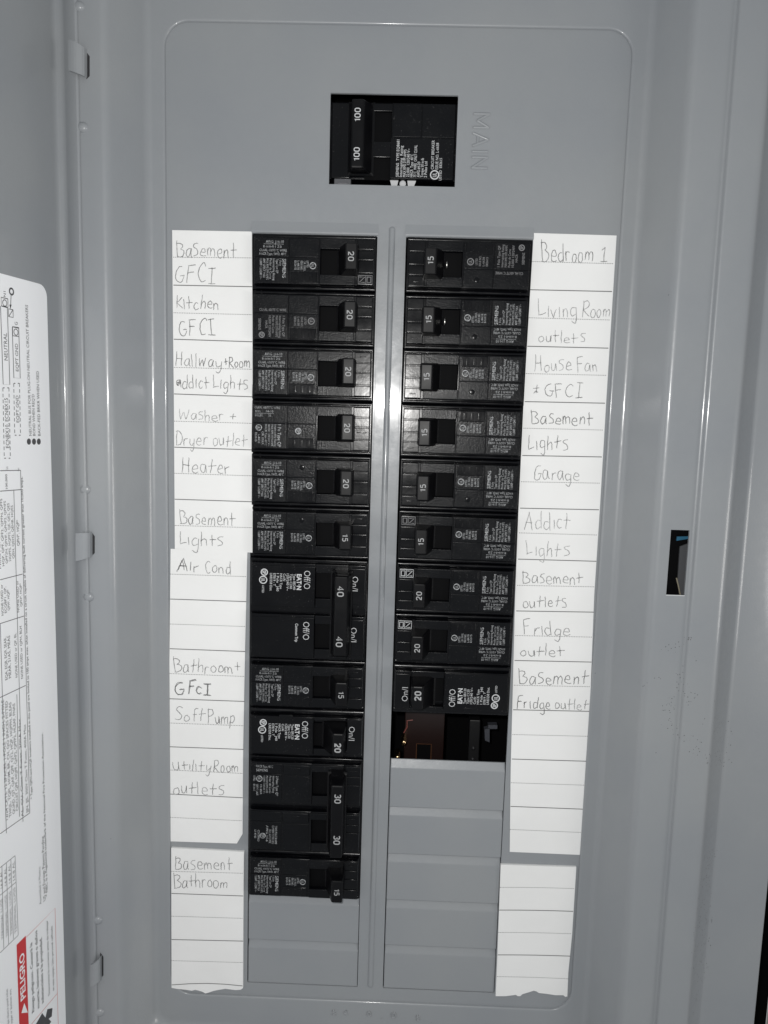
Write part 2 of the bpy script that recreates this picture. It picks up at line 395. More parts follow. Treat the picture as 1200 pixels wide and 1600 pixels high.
# embossed MAIN and the stamped marks below
a = P(737, 262, 0.3); b_ = P(765, 178, 0.3)
def emboss(body, x0, y0, x1, y1, h0, d, name, wd=0.7, hh=0.35):
    STR = {'M': [[(0, 0), (0, 1)], [(0, 1), (.5, .25)], [(.5, .25), (1, 1)], [(1, 1), (1, 0)]], 'A': [[(0, 0), (.5, 1)], [(.5, 1), (1, 0)], [(.22, .32), (.78, .32)]],
           'I': [[(0, 0), (0, 1)]], 'N': [[(0, 0), (0, 1)], [(0, 1), (1, 0)], [(1, 0), (1, 1)]]}
    W = {'M': 1.0, 'A': 0.95, 'I': 0.0, 'N': 0.8}
    tot = sum(W[c] for c in body) + 0.42*(len(body) - 1); m = MB(); x = 0
    for c in body:
        for (p, q) in STR[c]:
            pts = []
            for (sx, sy) in (p, q):
                rx_ = (x + sx*W[c])/tot
                pts.append((x0 + sy*(x1-x0), y0 + rx_*(y1-y0)))
            (ax, ay), (bx, by) = pts; dx, dy = bx-ax, by-ay; L = math.hypot(dx, dy); nx, ny = -dy/L*wd/2, dx/L*wd/2
            pr = [(1, 0.0), (0.55, hh*0.8), (0, hh), (-0.55, hh*0.8), (-1, 0.0)]
            m.loft([[(X + nx*k, Y + ny*k, h0 + z) for k, z in pr] for X, Y in ((ax, ay), (bx, by))], False, False, closed=False)
        x += W[c] + 0.42
    return m.build(name, PAINT2, dead, smooth=True)
emboss('MAIN', a[0], b_[1], b_[0], a[1], 0.0, 'cw', 'embossed_lettering', 1.4, 0.62)
for ch, px, py, s_ in (('S', 522, 1582, 6), ('4', 540, 1582, 6), ('0', 577, 1584, 6), ('.', 598, 1588, 5), ('0', 615, 1586, 7), ('S', 653, 1590, 6)):
    m = MB(); X, Y = P(px, py, 1.2); k = s_/3.2/2*1.2
    m.stroke(ch, X - k*0.7, Y - k*1.1, X + k*0.7, Y + k*1.1, 1.2, 1.0, 'n', 0.7)
    m.build('stamped_mark', PAINT, cover, smooth=True)

# twist-out blanks: tilted upper strip, flat face, small step at the foot
def blank(x0, x1, k):
    m = MB(); y0 = k*PITCH + 0.12; y1 = (k+1)*PITCH - 0.12
    if k == 14: y1 = CY1 - 0.25
    pr = [(y0, -2.2), (y0 + 0.1, -1.7), (y0 + 4.0, -0.10), (y0 + 4.5, -0.01), (y0 + 5.2, 0.0), (y1 - 0.5, 0.0), (y1 - 0.12, -0.25), (y1, -1.4)]
    a0, a1 = x0 + 0.35, x1 - 0.2
    m.loft([[(x, y, h - d) for y, h in pr] for x, d in ((a0, 1.3), (a0 + 0.12, 0.25), (a0 + 0.5, 0), (a1 - 0.5, 0), (a1 - 0.12, 0.25), (a1, 1.3))], False, False, closed=False)
    o = m.build('knockout_blank', PAINT2, panel, smooth=False)
    return o
for k in (13, 14): blank(PX0, PX1, k)
for k in range(10, 15): blank(QX0, QX1, k)
# small bumps pressed along the hinge edge
for px, py, up in ((131, 10, 1), (137, 199, 1), (141, 765, 0), (146, 933, 1), (159, 1438, 0), (162, 1582, 0)):
    X, Y = P(px, py, LOW); m = MB()
    m.loft([[(X - 2.2 + (2.6*q)*math.cos(2*math.pi*k/16)*1.0, Y + 2.3*q*math.sin(2*math.pi*k/16), LOW + hh) for k in range(16)]
            for q, hh in ((1, 0.0), (0.85, 0.6), (0.55, 1.15), (0.2, 1.35))])
    m.build('pressed_bump', PAINT2, panel, smooth=True)

# ------------------------------------------------------------------ the open door
GAPX = P(132.5, 647, LOW + 1.2)[0]
BX, BH = P(101, 647, LOW - 6.0)[0], LOW - 6.0
AL = math.radians(10)
DD = (-math.sin(AL), math.cos(AL)); DN = (math.cos(AL), math.sin(AL))
def dtf(s, v, n): return ((BX + DD[0]*s + DN[0]*n)*S, -(BH + DD[1]*s + DN[1]*n)*S, -v*S)   # s along the face, v down, n off the face
def Pd(px, py, n=0.0):                      # photo point -> s, v on the door's face
    d = ray(px, py)
    # (CAM + d t - base).DN = n
    ox, oh = CAM[0] - BX - 0, CAM[2] - BH
    t = (n - (ox*DN[0] + oh*DN[1])) / (d[0]*DN[0] - d[2]*DN[1])
    X, h, Y = ox + d[0]*t, oh - d[2]*t, CAM[1] + d[1]*t
    return X*DD[0] + h*DD[1], Y
dr = MB()
sm = 205.0
pr = [(sm, 0.0), (4.2, 0.0), (3.0, 0.03), (1.9, 0.2), (1.1, 0.6), (0.7, 1.2), (0.5, 2.0)]
# rim running from the fold to the hinge line, in X/h then expressed in door coordinates
def to_door(X, h): x, y = X - BX, h - BH; return x*DD[0] + y*DD[1], x*DN[0] + y*DN[1]
rim = [to_door(BX + 2.8, BH + 0.3), to_door(BX + 4.5, BH + 1.4), to_door(GAPX - 1.0, LOW + 1.3), to_door(GAPX - 0.3, LOW + 1.0), to_door(GAPX, LOW + 0.4)]
prd = pr + rim
dr.loft([[(s_, v, n_) for s_, n_ in prd] for v in (-128.0, 440.0)], False, False, closed=False)
back = [(s_, n_ - 1.3) for s_, n_ in pr]
dr.loft([[(s_, v, n_) for s_, n_ in back] for v in (-128.0, 440.0)], False, False, closed=False)
dr.quad((sm, -128.0, 0), (sm, 440.0, 0), (sm, 440.0, -1.3), (sm, -128.0, -1.3))
door = dr.build('panel_door', PAINT2, panel, smooth=True, tf=dtf, recalc=False)

def hinge(pts_px, name='hinge_tab'):
    (xl, yl0, yl1), (xr, yr0, yr1) = pts_px
    m = MB(); n = 8; loops = []
    for k in range(n + 1):
        t = k/n; x = xl + (xr - xl)*t; ya = yl0 + (yr0 - yl0)*t**1.6; ybm = yl1 + (yr1 - yl1)*t**1.3
        h = LOW + 2.0 + 2.0*math.sin(math.pi*min(1, t*0.9 + 0.25)) - 4.0*max(0, t - 0.72)**1.0*3
        A = P(x, ya, h); C_ = P(x, ybm, h); loops.append([(A[0], A[1], h), (C_[0], C_[1], h), (C_[0], C_[1] , h - 1.3), (A[0], A[1], h - 1.3)])
    m.loft(loops, True, True)
    o = m.build(name, PAINT2, panel, smooth=False)
    m = MB(); h = LOW + 0.05                # flat dark patch painted as shade of the slot the tab hooks into
    A = [P(xr + 0.1, yr0 + 6, h), P(xr + 0.1, yr1 - 4, h), P(xr - 5, yr1 + 1.0, h), P(xr - 5, yr0 - 1, h)]
    m.add([(p[0], p[1], h) for p in A], [(0, 1, 2, 3)]); m.build('hinge_slot_shade', DULLD, panel)
    m = MB()
    A = [P(xl - 1.5, yl1 - 2, LOW + 3), P(xl + 9, yl1 + 1, LOW + 2.8), P(xl + 9, yl1 + 3.5, LOW + 2.8), P(xl - 0.5, yl1 + 2.5, LOW + 3)]
    return o
hinge(((107, 62, 110), (140, 82, 123)))
hinge(((118, 833, 877), (148, 832, 868)))
hinge(((141, 1508, 1543), (161.5, 1489, 1528)))

# ---------- printed sticker on the door
stk = MB(); sN = 0.12
s0, v0 = Pd(79.5, 700, sN); vt = Pd(60, 443, sN)[1]
lv = rrect(s0, vt, 200, 436, 5.0, 0, 6)
stk.add([(u, v, sN) for u, v, h in lv], [tuple(range(len(lv)))])
sticker = stk.build('wiring_sticker', LABEL, door, tf=dtf, recalc=False)
ik = MB(); ik2 = MB(); ig = MB(); N1 = 0.2
def dline(m, a, b, w_=0.35):
    A, C_ = Pd(*a, N1), Pd(*b, N1); m.line([A, C_], w_, N1)
def dbox(m, x0, x1, ya, yb_, w_=0.35):      # box given at its right (x1) and left (x0) photo columns
    sa, sb = Pd(x1, (ya+yb_)/2, N1)[0], Pd(x0, (ya+yb_)/2, N1)[0]
    va, vb_ = Pd(x1, ya, N1)[1], Pd(x1, yb_, N1)[1]
    m.line([(sa, va), (sb, va), (sb, vb_), (sa, vb_)], w_, N1, close=True); return sa, sb, va, vb_
def dtext(m, body, x0, x1, ytop_, ybot_, bold=0.0):   # reads upwards, letter tops to the left
    sa = Pd(x1, (ytop_+ybot_)/2, N1)[0]; sb = Pd(x0, (ytop_+ybot_)/2, N1)[0]
    va = Pd((x0+x1)/2, ytop_, N1)[1]; vb_ = Pd((x0+x1)/2, ybot_, N1)[1]
    V, F = glyphs(body, bold)
    m.add([(sa + y*(sb-sa), vb_ - x*(vb_-va), N1) for x, y in V], F)
dbox(ik, 3, 13.5, 481, 601); dbox(ik, 2, 12.5, 467, 480)
sa, sb, va, vb_ = dbox(ik, 13.5, 20.5, 484, 496); ik.line([(sa, va), (sb, vb_)], .3, N1)
A = Pd(7.5, 473.5, N1); ik.ring(A[0], A[1], N1, 1.1, 1.45, 16)
A = Pd(18, 455.5, N1); ik.ring(A[0], A[1], N1, 0.9, 1.6, 16); dline(ik, (17.5, 459), (16.5, 481)); 
ik.add([(*Pd(14.8, 476, N1), N1), (*Pd(18.2, 476, N1), N1), (*Pd(16.3, 483, N1), N1)], [(0, 1, 2)])
dtext(ik, 'NEUTRAL', 6, 11.5, 520, 563); dtext(ik, 'N1', 5.5, 9, 455, 464)
dbox(ik, 20.5, 30.5, 513, 591); dbox(ik, 20, 29.5, 512, 526); A = Pd(25, 519, N1); ik.ring(A[0], A[1], N1, 1.1, 1.45, 16)
dtext(ik, 'G', 23, 27.5, 503, 508); dtext(ik, 'EQPT GND', 24, 28.5, 537, 580)
def dashed(x0, x1, ya, yb_):
    n = int((yb_-ya)/9)
    for q in range(n):
        y0_, y1_ = ya + (yb_-ya)*q/n, ya + (yb_-ya)*(q + 0.62)/n
        sh = 0.02
        dline(ik, (x0 + (y0_-ya)*sh, y0_), (x0 + (y1_-ya)*sh, y1_)); dline(ik, (x1 + (y0_-ya)*sh, y0_), (x1 + (y1_-ya)*sh, y1_))
    for yy in (ya, yb_):
        dline(ik, (x0 + (yy-ya)*.02, yy), (x0 + 2.6 + (yy-ya)*.02, yy)); dline(ik, (x1 - 2.6 + (yy-ya)*.02, yy), (x1 + (yy-ya)*.02, yy))
dashed(4.5, 14, 606, 716); dashed(21.5, 30.5, 599, 680)
dtext(ik, 'ECNBX10, ECNBX15', 8, 13.5, 622, 700); dtext(ik, 'EQPT GND', 25, 29.5, 618, 660)
for x, y0_, y1_, t_, n_ in ((47, 477, 681, 'NEUTRAL BUS FOR PLUG-ON NEUTRAL CIRCUIT BREAKERS', 690), (55, 616, 681, "BOND WHEN REQ'D", 690), (62.5, 580, 681, 'BACK-FED BRKR WHEN USED', 690)):
    dtext(ik, t_, x - 4.5, x - 0.5, y0_, y1_)
    A = Pd(x - 1.8, n_, N1); ik.disc(A[0], A[1], N1, 1.35, n=16)
dtext(ig, 'IC (Symetric)', 27, 30, 731, 735 + 1)
dtext(ig, 'IC (Symmetrical)', 9, 12.5, 729, 734)
# table
for a_, c_ in (((32.2, 735), (46.6, 1270)), ((21.6, 766), (36, 1284)), ((0.5, 975), (10, 1302)), ((26.4, 1085), (30.5, 1276)),
               ((0, 735.5), (32.3, 734.8)), ((0, 767.5), (32.8, 765)), ((0, 906), (35.2, 897)), ((0, 974.5), (37.5, 962.5)), ((0, 1090), (40.2, 1071)), ((0, 1303), (46.8, 1270))):
    dline(ik, a_, c_, 0.3)
dtext(ik, '100,000', 8.5, 11.5, 741, 764, .012)
for k, t_ in enumerate(('QP, QT, QPF, QPHF, QPFN', 'MURF, GFCI, QFGA, QAF', 'HQP, QPF, QPF2, QPFN, QPFS', 'QPF2N, QPHF, QPHF2, QPHFS', 'HQPFS, HQPF2, QE, QE2, QES', 'QEH, QEH2, QEHB, HQES')):
    dtext(ik, t_, -9 + 5.4*k, -5.6 + 5.4*k, 772 + 3.5*k, 893 - 4*k)
dtext(ik, 'QPH*, HQP*', 26, 30, 812, 853)
for k, t_ in enumerate(('NONE USED or', 'ECQBP1, QP,', 'QPH*, HQP*')): dtext(ik, t_, 1.5 + 5*k, 5 + 5*k, 913 + 4*k, 962 - 4*k)
dtext(ik, 'NONE USED or', 26, 29.5, 907, 957); dtext(ik, 'QPH*, HQP*', 31, 34.2, 911, 948)
dtext(ik, 'EQA, EQB, EQ9, SEAR,', 7, 11, 995, 1063); dtext(ik, 'MEAR, S1AS, MEAS', 12.5, 16.5, 993, 1060)
dtext(ik, 'NONE USED or QP, BL', 23, 26.5, 989, 1059); dtext(ik, 'NONE USED or QPH, BLH', 31.5, 35, 978, 1061)
for k, t_ in enumerate(('12/24 CKTS. 12 SPACES, 1-POLE 1 INCH, 2-POLE', 'THQL, TQPL, HOM, BR, CH, QO SPACES FITTED', 'QUAD, QT, QAF, QPF, QT2, HQP, HQPPH, BLEAS', 'CIRCUIT QPF, HQPF, QAF2, QPFP2, HLEAF, FNAS')):
    dtext(ig, t_, 3.5 + 5.6*k + 2, 7.3 + 5.6*k + 2, 1092 + 2*k, 1284 - 5*k, .012)
dtext(ik, 'AL, CU, Class T Fuses, 200A Max', 31, 34.5, 1122, 1278); dtext(ik, 'JJN, JJS, 300V Class T Fuses, 400A Max', 38.8, 42.3, 1131, 1272)
dtext(ik, '* Type QPH and HQP breakers installed in this panel are limited to 100 amps max. when installed on a circuit capable of delivering fault current greater than 10,000 amps.', 40, 43.2, 744, 1254, .008)
dtext(ik, '* NEC is a registered trademark of the National Fire Protection Association.', 68, 71, 1143, 1404, .006)
dtext(ig, 'Assembled in Mexico', 60.5, 64, 1354, 1414); dtext(ik, 'US and Foreign Patents Pending', 66, 70, 1306, 1409)
# grid table at the low left
for a_, c_ in (((23.5, 1337), (28.5, 1461)), ((17, 1343), (21, 1467)), ((10, 1348), (13.5, 1476)), ((3, 1353), (6, 1482)), ((0, 1356), (23.6, 1337)), ((0, 1399), (25.5, 1378)), ((0, 1489), (28.8, 1461))):
    dline(ig, a_, c_, 0.3)
for k in range(4):
    dtext(ig, 'TERMINAL LUGS', 1.5 + 6.7*k, 5 + 6.7*k, 1404 - 6*k, 1468 - 3*k); dtext(ig, '14-8 AL', 0.5 + 6.4*k, 4 + 6.4*k, 1361 - 5*k, 1388 - 4*k)
dtext(ig, 'Torque values in pound inches', 10, 13.5, 1545, 1610); dtext(ig, 'Use copper or aluminum wire', 15.5, 19, 1545, 1612)
# danger panel
pk = MB()
A = Pd(86, 1419, N1); Bq = Pd(41, 1462, N1)
pk.line([(A[0], 436), (A[0], A[1]), (Bq[0], A[1])], 0.3, N1)
vq = Pd(90.5, 1551, N1)[1]; pk.line([(A[0], vq), (Pd(46, 1600, N1)[0], vq)], 0.3, N1)
rd = MB(); ra, rb_ = Pd(40.3, 1462, N1), Pd(25.8, 1475, N1)
rd.rect(ra[0], ra[1], rb_[0], 436, N1 + 0.02)
wt = MB(); N1 += 0.08
dtext(wt, 'PELIGRO', 31, 39, 1489, 1563, .02)
wt.add([(*Pd(33.5, 1583, N1), N1), (*Pd(43.5, 1582, N1), N1), (*Pd(38, 1567, N1), N1)], [(0, 1, 2)])
N1 -= 0.08
for x0, y0_, y1_, t_ in ((48, 1472, 1584, 'Riesgo peligroso. Causar\u00e1 la'), (56, 1453, 1578, 'muerte, lesiones graves o da\u00f1os'), (63, 1464, 1570, 'substanciales a la propiedad.')):
    dtext(ik, t_, x0, x0 + 4, y0_, y1_, .01)
dtext(ik, 'Desconecte la corriente antes de trabajar', 73.5, 76.5, 1437, 1557); dtext(ik, 'en este equipo. S\u00f3lo personal calificado', 80.5, 83.5, 1446, 1550)
zz = [(54, 1604), (66, 1583), (71, 1590), (74, 1577), (82, 1575), (81, 1588), (76, 1592), (80, 1596), (74, 1606), (69, 1600), (64, 1610)]
ik.add([(*Pd(x, y, N1), N1) for x, y in zz], [tuple(range(len(zz)))])
ik.build('sticker_print', INK, door, tf=dtf, recalc=False); ig.build('sticker_print', INKG, door, tf=dtf, recalc=False)
pk.build('danger_outline', PINK, door, tf=dtf, recalc=False); rd.build('danger_band', RED, door, tf=dtf, recalc=False); wt.build('danger_lettering', LABEL, door, tf=dtf, recalc=False)

# ------------------------------------------------------------------ breakers
def ul(m, u, v, r, h, s='cw'):
    m.ring(u, v, h, r*0.76, r, 24); m.text('UL', u - r*0.42, v - r*0.45, u + r*0.42, v + r*0.45, h, s, .02)
def csa(m, u, v, r, h, s='cw'):
    m.ring(u, v, h, r*0.72, r, 24); m.text('SP', u - r*0.5, v - r*0.5, u + r*0.45, v + r*0.5, h, s, .03)
def lines(m, rows, h, d='cw', bold=0.0):
    for t_, u0, u1, v0, v1 in rows: m.text(t_, u0, v0, u1, v1, h, d, bold)
HF = 3.8                                     # height of a breaker's face above the dead front
HP = HF + 0.3
MESH = {}
def shared(key, fn):
    if key not in MESH: MESH[key] = fn()
    return MESH[key]

def frame_blocks(m, u0, u1, v0, v1, hu0, hv0, hu1, hv1, hb, ht):
    """raised face with a rectangular well in it"""
    m.plate(u0, v0, hu0, v1, hb, ht, 0.3, 0.2, 0.25); m.plate(hu1, v0, u1, v1, hb, ht, 0.3, 0.2, 0.25)
    m.plate(hu0 - 0.35, v0, hu1 + 0.35, hv0, hb, ht, 0.1, 0.2, 0.25); m.plate(hu0 - 0.35, hv1, hu1 + 0.35, v1, hb, ht, 0.1, 0.2, 0.25)

def body_single():
    m = MB()
    m.plate(0.35, 0.15, 57.9, PITCH - 0.15, -22, 0.3, 0.5, 0.35)           # moulded case
    pass
    ledges(m, 0.5, 1.7)
    frame_blocks(m, 1.4, 57.1, 2.1, 23.3, 32.6, 7.4, 47.8, 18.2, 0.8, HF - 0.02)
    return m.mesh('case', BLK, smooth=True)
def ledges(m, ht, wv, u0=0.5, u1=57.8, h0=0.35, vv=PITCH):
    """tilted shoulders along the two long sides of a case"""
    for a_, c_ in ((0.25, 0.25 + wv), (vv - 0.25, vv - 0.25 - wv)):
        m.loft([[(u0, a_, h0), (u1, a_, h0)], [(u0 + .3, a_ + (c_ - a_)*.08, h0 + ht*.25), (u1 - .3, a_ + (c_ - a_)*.08, h0 + ht*.25)], [(u0 + .6, c_, h0 + ht), (u1 - .6, c_, h0 + ht)], [(u0 + .6, c_, h0 - .3), (u1 - .6, c_, h0 - .3)]], False, False, closed=False)
def well_single():
    m = MB(); m.rect(32.0, 7.0, 48.2, 18.6, 1.7)
    return m.mesh('well_floor', VOID)
def plates_siemens(kind):
    def f():
        m = MB()
        m.plate(2.0, 2.6, 17.7, 10.9, HF - .1, HP, .3, .15); m.plate(2.0, 11.15, 17.6, 22.9, HF - .1, HP, .3, .15)
        m.plate(18.1, 2.7, 31.6, 10.9, HF - .1, HF + .15, .3, .12); m.plate(18.1, 11.15, 31.6, 22.8, HF - .1, HF + .2, .3, .12)
        m.plate(32.05, 2.5, 48.4, 7.1, HF - .1, HF + .42, .3, .2); m.plate(32.05, 18.5, 48.4, 23.0, HF - .1, HF + .42, .3, .2)
        return m.mesh('label_plate', BLKM, smooth=True)
    return f
def right_siemens(kind):
    def f():
        m = MB()
        m.plate(49.3, 2.6, 56.9, 7.2, HF - .1, HF + .45, .3, .25); m.plate(49.3, 7.6, 56.9, 11.8, HF - .1, HF + .3, .3, .2)
        m.plate(49.3, 12.2, 56.9, 17.6, HF - .1, HF + .38, .3, .2); m.plate(49.3, 18.0, 56.9, 22.9, HF - .1, HF + .45, .3, .25)
        if kind in ('dash', 'quiet'): m.plate(51.8, 4.4, 54.6, 5.0, HF + .4, HF + .75, .15, .12)
        m.plate(18.7, 17.7, 30.9, 22.6, HF + .1, HF + .55, .3, .25)
        for q in range(3): m.plate(20.6 + 3.4*q, 18.5, 22.0 + 3.4*q, 21.9, HF + .5, HF + .72, .2, .12)
        if kind in ('dash',): m.disc(25.3, 6.2, HF + .28, 1.2, HF + .1, 16, 0.12)
        if kind == 'four':
            for a_ in (51, 54):
                for c_ in (14.2, 17.2): m.plate(a_, c_, a_ + 1.8, c_ + .4, HF + .3, HF + .8, .1, .1)
        return m.mesh('indicator_plate', BLK, smooth=True)
    return f
def on_mark(m, h=HF + .5):
    m.line([(50.0, 18.6), (56.4, 18.6), (56.4, 22.4), (50.0, 22.4)], .25, h, True)
    m.line([(54.0, 19.3), (55.8, 19.3), (55.8, 21.7), (54.0, 21.7)], .35, h, True)
    m.line([(50.5, 19.3), (52.9, 19.3), (50.5, 21.7), (52.9, 21.7)], .35, h)
    m.line([(53.35, 18.6), (53.35, 22.4)], .2, h)
def print_a():
    m = MB(); h = HP + .03
    lines(m, [('AWG', 7.2, 10.6, 3.7, 4.9), ('14-10', 12.2, 15.4, 3.7, 4.9), ('lb-in/in-lb', 6.0, 11.0, 5.9, 7.0), ('25', 12.4, 14.4, 5.9, 7.0),
              ('CU/AL 60/75\u00b0C WIRE', 4.2, 16.8, 7.6, 8.7), ('HACR Type, SWD, 40\u00b0C', 4.2, 16.6, 9.2, 10.3)], h, 'n')
    m.line([(6.2, 5.4), (15.4, 5.4)], .14, h); m.line([(11.6, 3.7), (11.6, 7.0)], .14, h)
    lines(m, [('SIEMENS', 14.9, 16.5, 11.9, 20.4)], h, 'cw', .012)
    lines(m, [('1 Pole', 13.4, 14.5, 11.9, 15.0), ('Type/Tipo QP', 11.9, 13.0, 11.9, 18.4), ('Interrupting Rating', 10.4, 11.5, 11.9, 21.6), ('Poder de Corte', 8.9, 10.0, 11.9, 21.0),
              ('MAX RMS SYM AMPS', 7.4, 8.5, 11.9, 21.4), ('AMP EFECT MAX', 5.9, 7.0, 11.9, 20.6), ('10,000 120/240 V~', 4.4, 5.5, 11.9, 21.3)], h)
    ul(m, 28.9, 14.7, 1.55, HF + .24)
    lines(m, [('LISTED', 26.0, 27.0, 12.6, 15.6), ('CIR. BRKR.', 24.6, 25.6, 12.6, 17.2), ('ISSUE NO.', 23.2, 24.2, 12.6, 16.8), ('L-6638', 21.8, 22.8, 12.6, 16.6), ('E82615', 20.4, 21.4, 12.6, 16.6)], HF + .24)
    return m.mesh('label_print', PRT)
def print_b():                                # variant with the ring mark at the outer end
    m = MB(); h = HP + .03
    lines(m, [('CU-AL 60/75\u00b0C WIRE', 4.4, 17.0, 8.9, 10.1)], h, 'n')
    lines(m, [('1 Pole Type QP', 15.2, 16.4, 12.2, 21.6), ('Interrupting Rating', 13.6, 14.7, 12.2, 22.2), ('MAX RMS SYM AMPS', 12.0, 13.1, 12.2, 21.8), ('Poder de Corte', 10.4, 11.5, 12.2, 20.2), ('10,000 120/240V', 8.8, 9.9, 12.2, 22.0),
              ('HACR', 7.2, 8.3, 14.5, 18.0), ('SIEMENS', 4.0, 5.2, 13.6, 18.8)], h)
    csa(m, 5.6, 21.0, 1.4, h)
    ul(m, 28.6, 14.2, 1.6, HF + .24)
    lines(m, [('LISTED', 25.4, 26.4, 12.8, 15.8), ('ISSUE NO.', 23.8, 24.8, 12.4, 16.9), ('L-6638', 22.2, 23.2, 12.4, 16.4), ('E82615', 20.6, 21.6, 12.4, 16.4)], HF + .24)
    return m.mesh('label_print', PRTD)
def print_c():                                # variant headed by the pole type line
    m = MB(); h = HP + .03
    lines(m, [('CU/AL 60/75\u00b0C WIRE', 2.6, 14.6, 3.2, 4.3), ('AWG', 2.8, 5.4, 5.0, 6.0), ('14-10', 8.0, 11.4, 5.0, 6.0), ('IN.LBS.', 2.8, 6.6, 7.0, 8.0), ('25', 9, 10.4, 7.0, 8.0)], h, 'n')
    m.line([(2.6, 6.5), (11.6, 6.5)], .14, h)
    lines(m, [('1 P\u03bf Type QP'.replace('\u03bf', 'o'), 13.6, 15.2, 11.6, 22.2)], h, 'cw', .01)
    lines(m, [('Interrupting Rating', 12.0, 13.0, 11.6, 22.0), ('MAX RMS SYM AMPS', 10.5, 11.5, 11.6, 21.8), ('10,000 120/240 V~', 9.0, 10.0, 11.6, 21.8), ('HACR Type 40\u00b0C', 7.5, 8.5, 11.6, 21.6),
              ('CIR. BRKR.', 6.0, 7.0, 15.0, 21.4), ('L-6638', 4.3, 5.3, 16.5, 20.6), ('E82615', 2.8, 3.8, 15.6, 19.8)], h)
    ul(m, 4.6, 13.2, 1.5, h); csa(m, 23.3, 14.4, 1.5, HF + .24)
    return m.mesh('label_print', PRT)

def toggle_mesh(kind):
    def f():
        m = MB()
        if kind == 'handle': m.frust((40.6, 5.8, 50.2, 19.2, 1.8), (44.6, 6.2, 49.9, 17.9, 15.0))
        else: m.frust((40.0, 6.2, 50.0, 19.8, 1.8), (43.4, 7.6, 49.2, 20.6, 10.8))
        return m.mesh('toggle', TOG, bevel=0.55, seg=2)
    return f
def number_mesh(t_, u, v, h, bold=0.0, wd=2.9, ln=4.4, d='cw'):
    def f():
        m = MB(); m.stroke(t_, u - wd/2, v - ln/2, u + wd/2, v + ln/2, h, 0.44 + bold*8, d); return m.mesh('amp_number', NUMB, recalc=False)
    return f
def pin_mesh():
    m = MB(); m.tube([(39.4, 11.2, 2.3), (39.4, 12.8, 2.9), (39.4, 14.4, 2.7)], 0.4, 8); 
    return m.mesh('linkage_pin', STEEL, smooth=True)

GRP = 'single black circuit breakers in the two columns'
def seat(o, side, row, sp=1):
    dx = random.uniform(-.12, .12); dh = random.uniform(-.15, .2)
    o.location = B(PX0 + dx, row*PITCH, dh) if side == 'L' else B(QX1 + dx, (row + sp)*PITCH, dh)
    o.rotation_euler = (math.radians(random.uniform(-.5, .5)), (0 if side == 'L' else math.pi) + math.radians(random.uniform(-.25, .25)), 0)
def siemens(side, row, amp, label, kind='dash', pr='a', onm=None):
    o = thing('circuit_breaker', label, 'circuit breaker', group=GRP); seat(o, side, row)
    link('case', shared('case', body_single), o); link('well_floor', shared('well', well_single), o)
    link('label_plate', shared('pl', plates_siemens('a')), o); link('indicator_plate', shared('ip' + kind, right_siemens(kind)), o)
    link('label_print', shared('pr' + pr, {'a': print_a, 'b': print_b, 'c': print_c}[pr]), o)
    if onm:
        m = MB(); on_mark(m); link('on_mark', shared('on' + onm, lambda: m.mesh('on_mark', {'bright': PRTB, 'faint': PRTD}[onm])), o)
    t_ = link('toggle', shared('tg', toggle_mesh('handle')), o)
    link('amp_number', shared('n' + amp, number_mesh(amp, 47.2, 12.2, 15.05, 0.0, 2.3, 3.8 if amp == '20' else 3.1)), t_)
    if side == 'R' and row in (0, 1): link('linkage_pin', shared('pin', pin_mesh), o)
    return o
def eaton_face(m, pm, v_, first=True):
    """one pole of the second maker's pattern; m plates, pm print"""
    h = HP + .05
    m.plate(1.9, v_ + 3.3, 32.6, v_ + 22.2, HF - .1, HP + .02, .3, .15); m.plate(15.8, v_ + 2.2, 22.6, v_ + 5.0, HF - .1, HF + .5, .5, .25)
    m.plate(49.6, v_ + 3.4, 57.0, v_ + 21.2, HF - .1, HF + .4, .4, .25)
    pass
    pm.text('Off/O', 27.2, v_ + 5.2, 30.4, v_ + 14.2, h, 'cw', -.008)
    pm.text('On/I', 50.6, v_ + 7.2, 53.6, v_ + 14.4, HF + .45, 'cw', -.008)
def eaton_print(pm, v_, t2, t3):
    h = HP + .05
    pm.text('EAT\u00b7N', 23.8, v_ + 7.0, 26.0, v_ + 14.8, h, 'cw', .03)
    for k, (t_, a_, c_) in enumerate(((t2, 7.0, 14.8), (t3, 7.0, 14.4), ('120/240 V~', 7.0, 15.4), ('Cu/Al', 7.0, 10.6), ('HACR Type', 7.0, 14.6), ('1 Pole   J40', 7.0, 15.8), ('E7819 - T', 7.0, 13.2), ('LR83258 Dist.', 7.0, 15.8))):
        pm.text(t_, 22.0 - 1.62*k, v_ + a_, 23.2 - 1.62*k, v_ + c_, h, 'cw', .0)
    csa(pm, 7.9, v_ + 6.6, 1.75, h); ul(pm, 7.4, v_ + 10.4, 2.0, h); pm.text('LISTED', 6.9, v_ + 13.2, 7.9, v_ + 16.8, h, 'cw')
